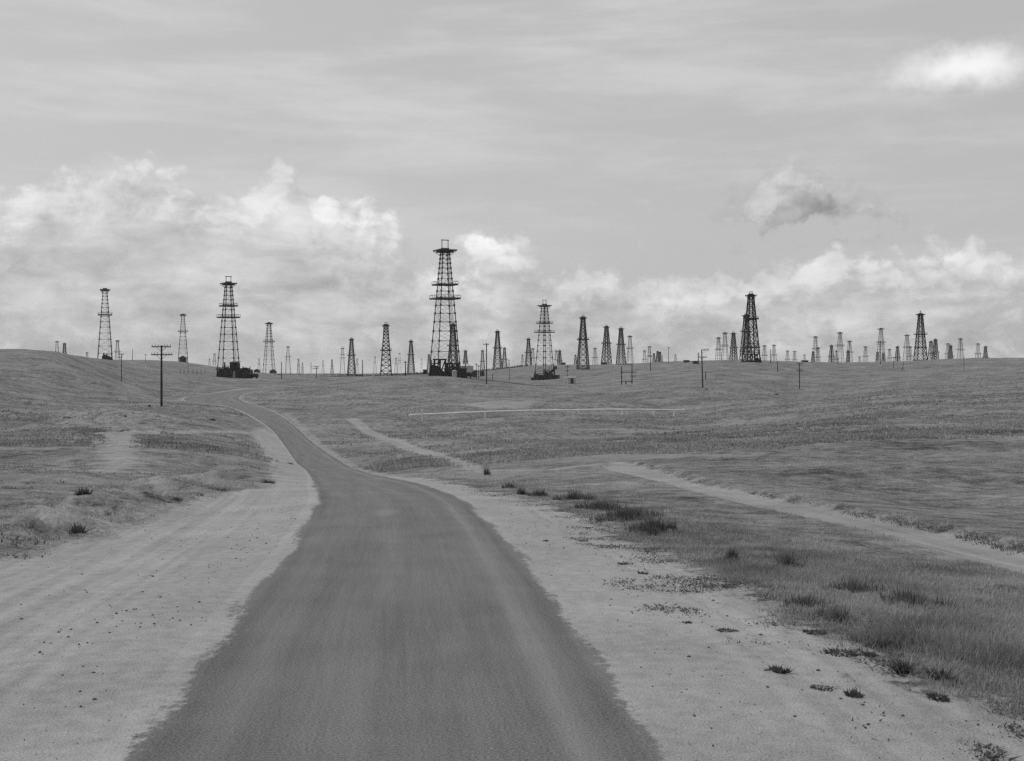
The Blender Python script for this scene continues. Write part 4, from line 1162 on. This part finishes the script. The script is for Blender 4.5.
weed(574, 501, 36, 0.45, 'small dark bushy clump at the far end of the row along the sand', 'clump', 800)
weed(540, 495, 22, 0.45, 'low dark clump beside the cluster of two on the sand edge', 'clump', 600)
weed(522, 494, 10, 0.45, 'tiny dark bush left of the low dark clump on the sand edge', 'clump', 300)
weed(510, 487, 14, 0.4, 'farthest dark clump on the right verge, where the road bends', 'clump', 300)
weed(487, 474, 6, 0.9, 'lone slender dark stalk standing in the grass beyond the bend', 'clump', 160)
weed(732, 563, 12, 0.4, 'small dark bush standing alone at the sand edge in mid verge', 'clump', 350)
weed(788, 568, 24, 0.5, 'dark straggly bush among the pale grass beyond the lone small bush', 'clump', 500, dark=0.55)
weed(852, 591, 52, 0.38, 'dark grass patch deep in the pale grass at the right', 'clump', 800, dark=0.55)
weed(912, 604, 64, 0.36, 'broad dark grass patch nearest the right edge', 'clump', 900, dark=0.55)
weed(806, 606, 46, 0.28, 'dark low clump at the sand edge right of middle', 'clump', 600, dark=0.55)
weed(834, 620, 46, 0.28, 'dark low clump following along the sand edge towards the front', 'clump', 600, dark=0.55)
weed(884, 648, 56, 0.26, 'broad dark clump at the sand edge near the front right', 'clump', 800, dark=0.55)
weed(905, 672, 20, 0.22, 'small bushy weed on the sand in front of the broad dark clump', 'weed', 260)
weed(855, 696, 17, 0.11, 'forked little weed nearest the bottom edge on the sand', 'weed', 220)
weed(778, 671, 24, 0.10, 'low spiky weed alone in the middle of the right sand', 'weed', 200)
weed(822, 688, 22, 0.03, 'flat dark weed patch beside the forked little weed', 'mat', 240)
weed(843, 654, 34, 0.05, 'flat wide weed mat below the sand edge on the right', 'mat', 300)
weed(815, 633, 22, 0.05, 'flat dark weed mat close to the sand edge, behind the wide one', 'mat', 260)
weed(727, 631, 18, 0.04, 'flat small weed mat in the middle distance of the right sand', 'mat', 200)
weed(687, 623, 16, 0.05, 'tiny flat weed left of the flat small mat on the right sand', 'weed', 120)
weed(645, 574, 14, 0.08, 'small spiky weed on the sand left of the lone small bush', 'weed', 140)
weed(624, 564, 10, 0.05, 'tiny flat weed left of the small spiky one on the sand', 'mat', 120)
weed(545, 541, 10, 0.07, 'tiny weed tuft on the sand close to the road bend', 'weed', 120)
weed(583, 541, 12, 0.04, 'tiny flat weed right of the tiny tuft near the road bend', 'mat', 120)
weed(588, 528, 9, 0.07, 'tiny dark weed on the sand below the small bushy clump', 'weed', 120)
weed(938, 697, 20, 0.06, 'thin flat weed on the sand at the bottom right corner', 'mat', 200)
weed(944, 680, 26, 0.16, 'low weed clump at the sand edge at the bottom right', 'weed', 240)
weed(868, 655, 14, 0.05, 'small flat weed right of the flat wide mat', 'mat', 150)
# left side
weed(76, 538, 18, 0.28, 'small dark weed at the foot of the left bank beside the sand', 'weed', 260)
weed(84, 513, 18, 0.35, 'dark tuft on top of the rough left bank', 'weed', 260)
weed(176, 503, 14, 0.2, 'dark little weed at the sand edge near the middle of the left bank', 'weed', 200)
weed(268, 484, 16, 0.3, 'dark weed at the sand corner left of the road bend', 'weed', 240)
weed(220, 492, 14, 0.22, 'small weed on the sand edge right of the left bank', 'weed', 180)
weed(290, 464, 8, 0.3, 'tiny weed on the left shoulder above the road bend', 'weed', 120)

# dark lumps of debris on the far slopes
def lump(px, py, w, h, label):
    g0 = ground(px, py); k = g0.y / F
    r = np.random.default_rng(int(px)); n = 10
    m_ = MB(); W = w * k / 2; H = h * k
    rings = []
    for j, (rad, zz) in enumerate(((1.0, -0.3), (1.05, 0.25), (0.8, 0.7), (0.35, 1.0))):
        rings.append([(math.cos(6.283 * i / n) * W * rad * r.uniform(0.75, 1.15), math.sin(6.283 * i / n) * W * 0.7 * rad * r.uniform(0.75, 1.15), H * zz * r.uniform(0.85, 1.1)) for i in range(n)])
    m_.v = [p for rg in rings for p in rg]
    for j in range(3):
        for i in range(n): m_.f.append((j * n + i, j * n + (i + 1) % n, (j + 1) * n + (i + 1) % n, (j + 1) * n + i))
    m_.f.append(tuple(3 * n + i for i in range(n)))
    o = m_.build('rock', M_DARK); o.location = g0
    tag(o, label, 'rock', 'dark rocks on the slopes')
lump(149.5, 410, 3.0, 2.2, 'small black rock at the left foot of the nearest telephone pole')
lump(125, 418, 3.2, 1.8, 'small dark rock on the eroded left slope below the nearest pole')
lump(67, 422.5, 9, 1.4, 'long low dark rock at the left edge on the eroded slope')
lump(211, 422, 9, 1.6, 'long low dark rock in the grass left of the road')
lump(776, 394.3, 6, 1.3, 'low dark rock on the slope left of the pole with low crossarms')
lump(706.5, 390, 2.5, 1.3, 'tiny dark rock right of the foot of the leaning-arm pole')
lump(207, 409.2, 4, 1.0, 'small dark rock above the road where it curls away')


# ---------------------------------------------------------------- thin air haze round everything
hv = [(x_, y_, z_) for z_ in (-170, 60) for (x_, y_) in ((-9700, -9700), (9700, -9700), (9700, 9700), (-9700, 9700))]
hf = [(3, 2, 1, 0), (4, 5, 6, 7), (0, 1, 5, 4), (1, 2, 6, 5), (2, 3, 7, 6), (3, 0, 4, 7)]      # faces outwards
m_h = bpy.data.materials.new('thin_haze'); m_h.use_nodes = True
k = G(m_h.node_tree)
for n_ in list(k.N): k.N.remove(n_)
pv = k.n('ShaderNodeVolumePrincipled')
pv.inputs['Color'].default_value = (0.92, 0.92, 0.92, 1)
pv.inputs['Density'].default_value = 0.00007
ou = k.n('ShaderNodeOutputMaterial'); k.L.new(pv.outputs[0], ou.inputs['Volume'])
hm = bpy.data.meshes.new('haze'); hm.from_pydata(hv, [], hf); hm.materials.append(m_h)
tag(link('haze', hm), 'thin pale haze over the oil field', 'haze', kind='stuff')
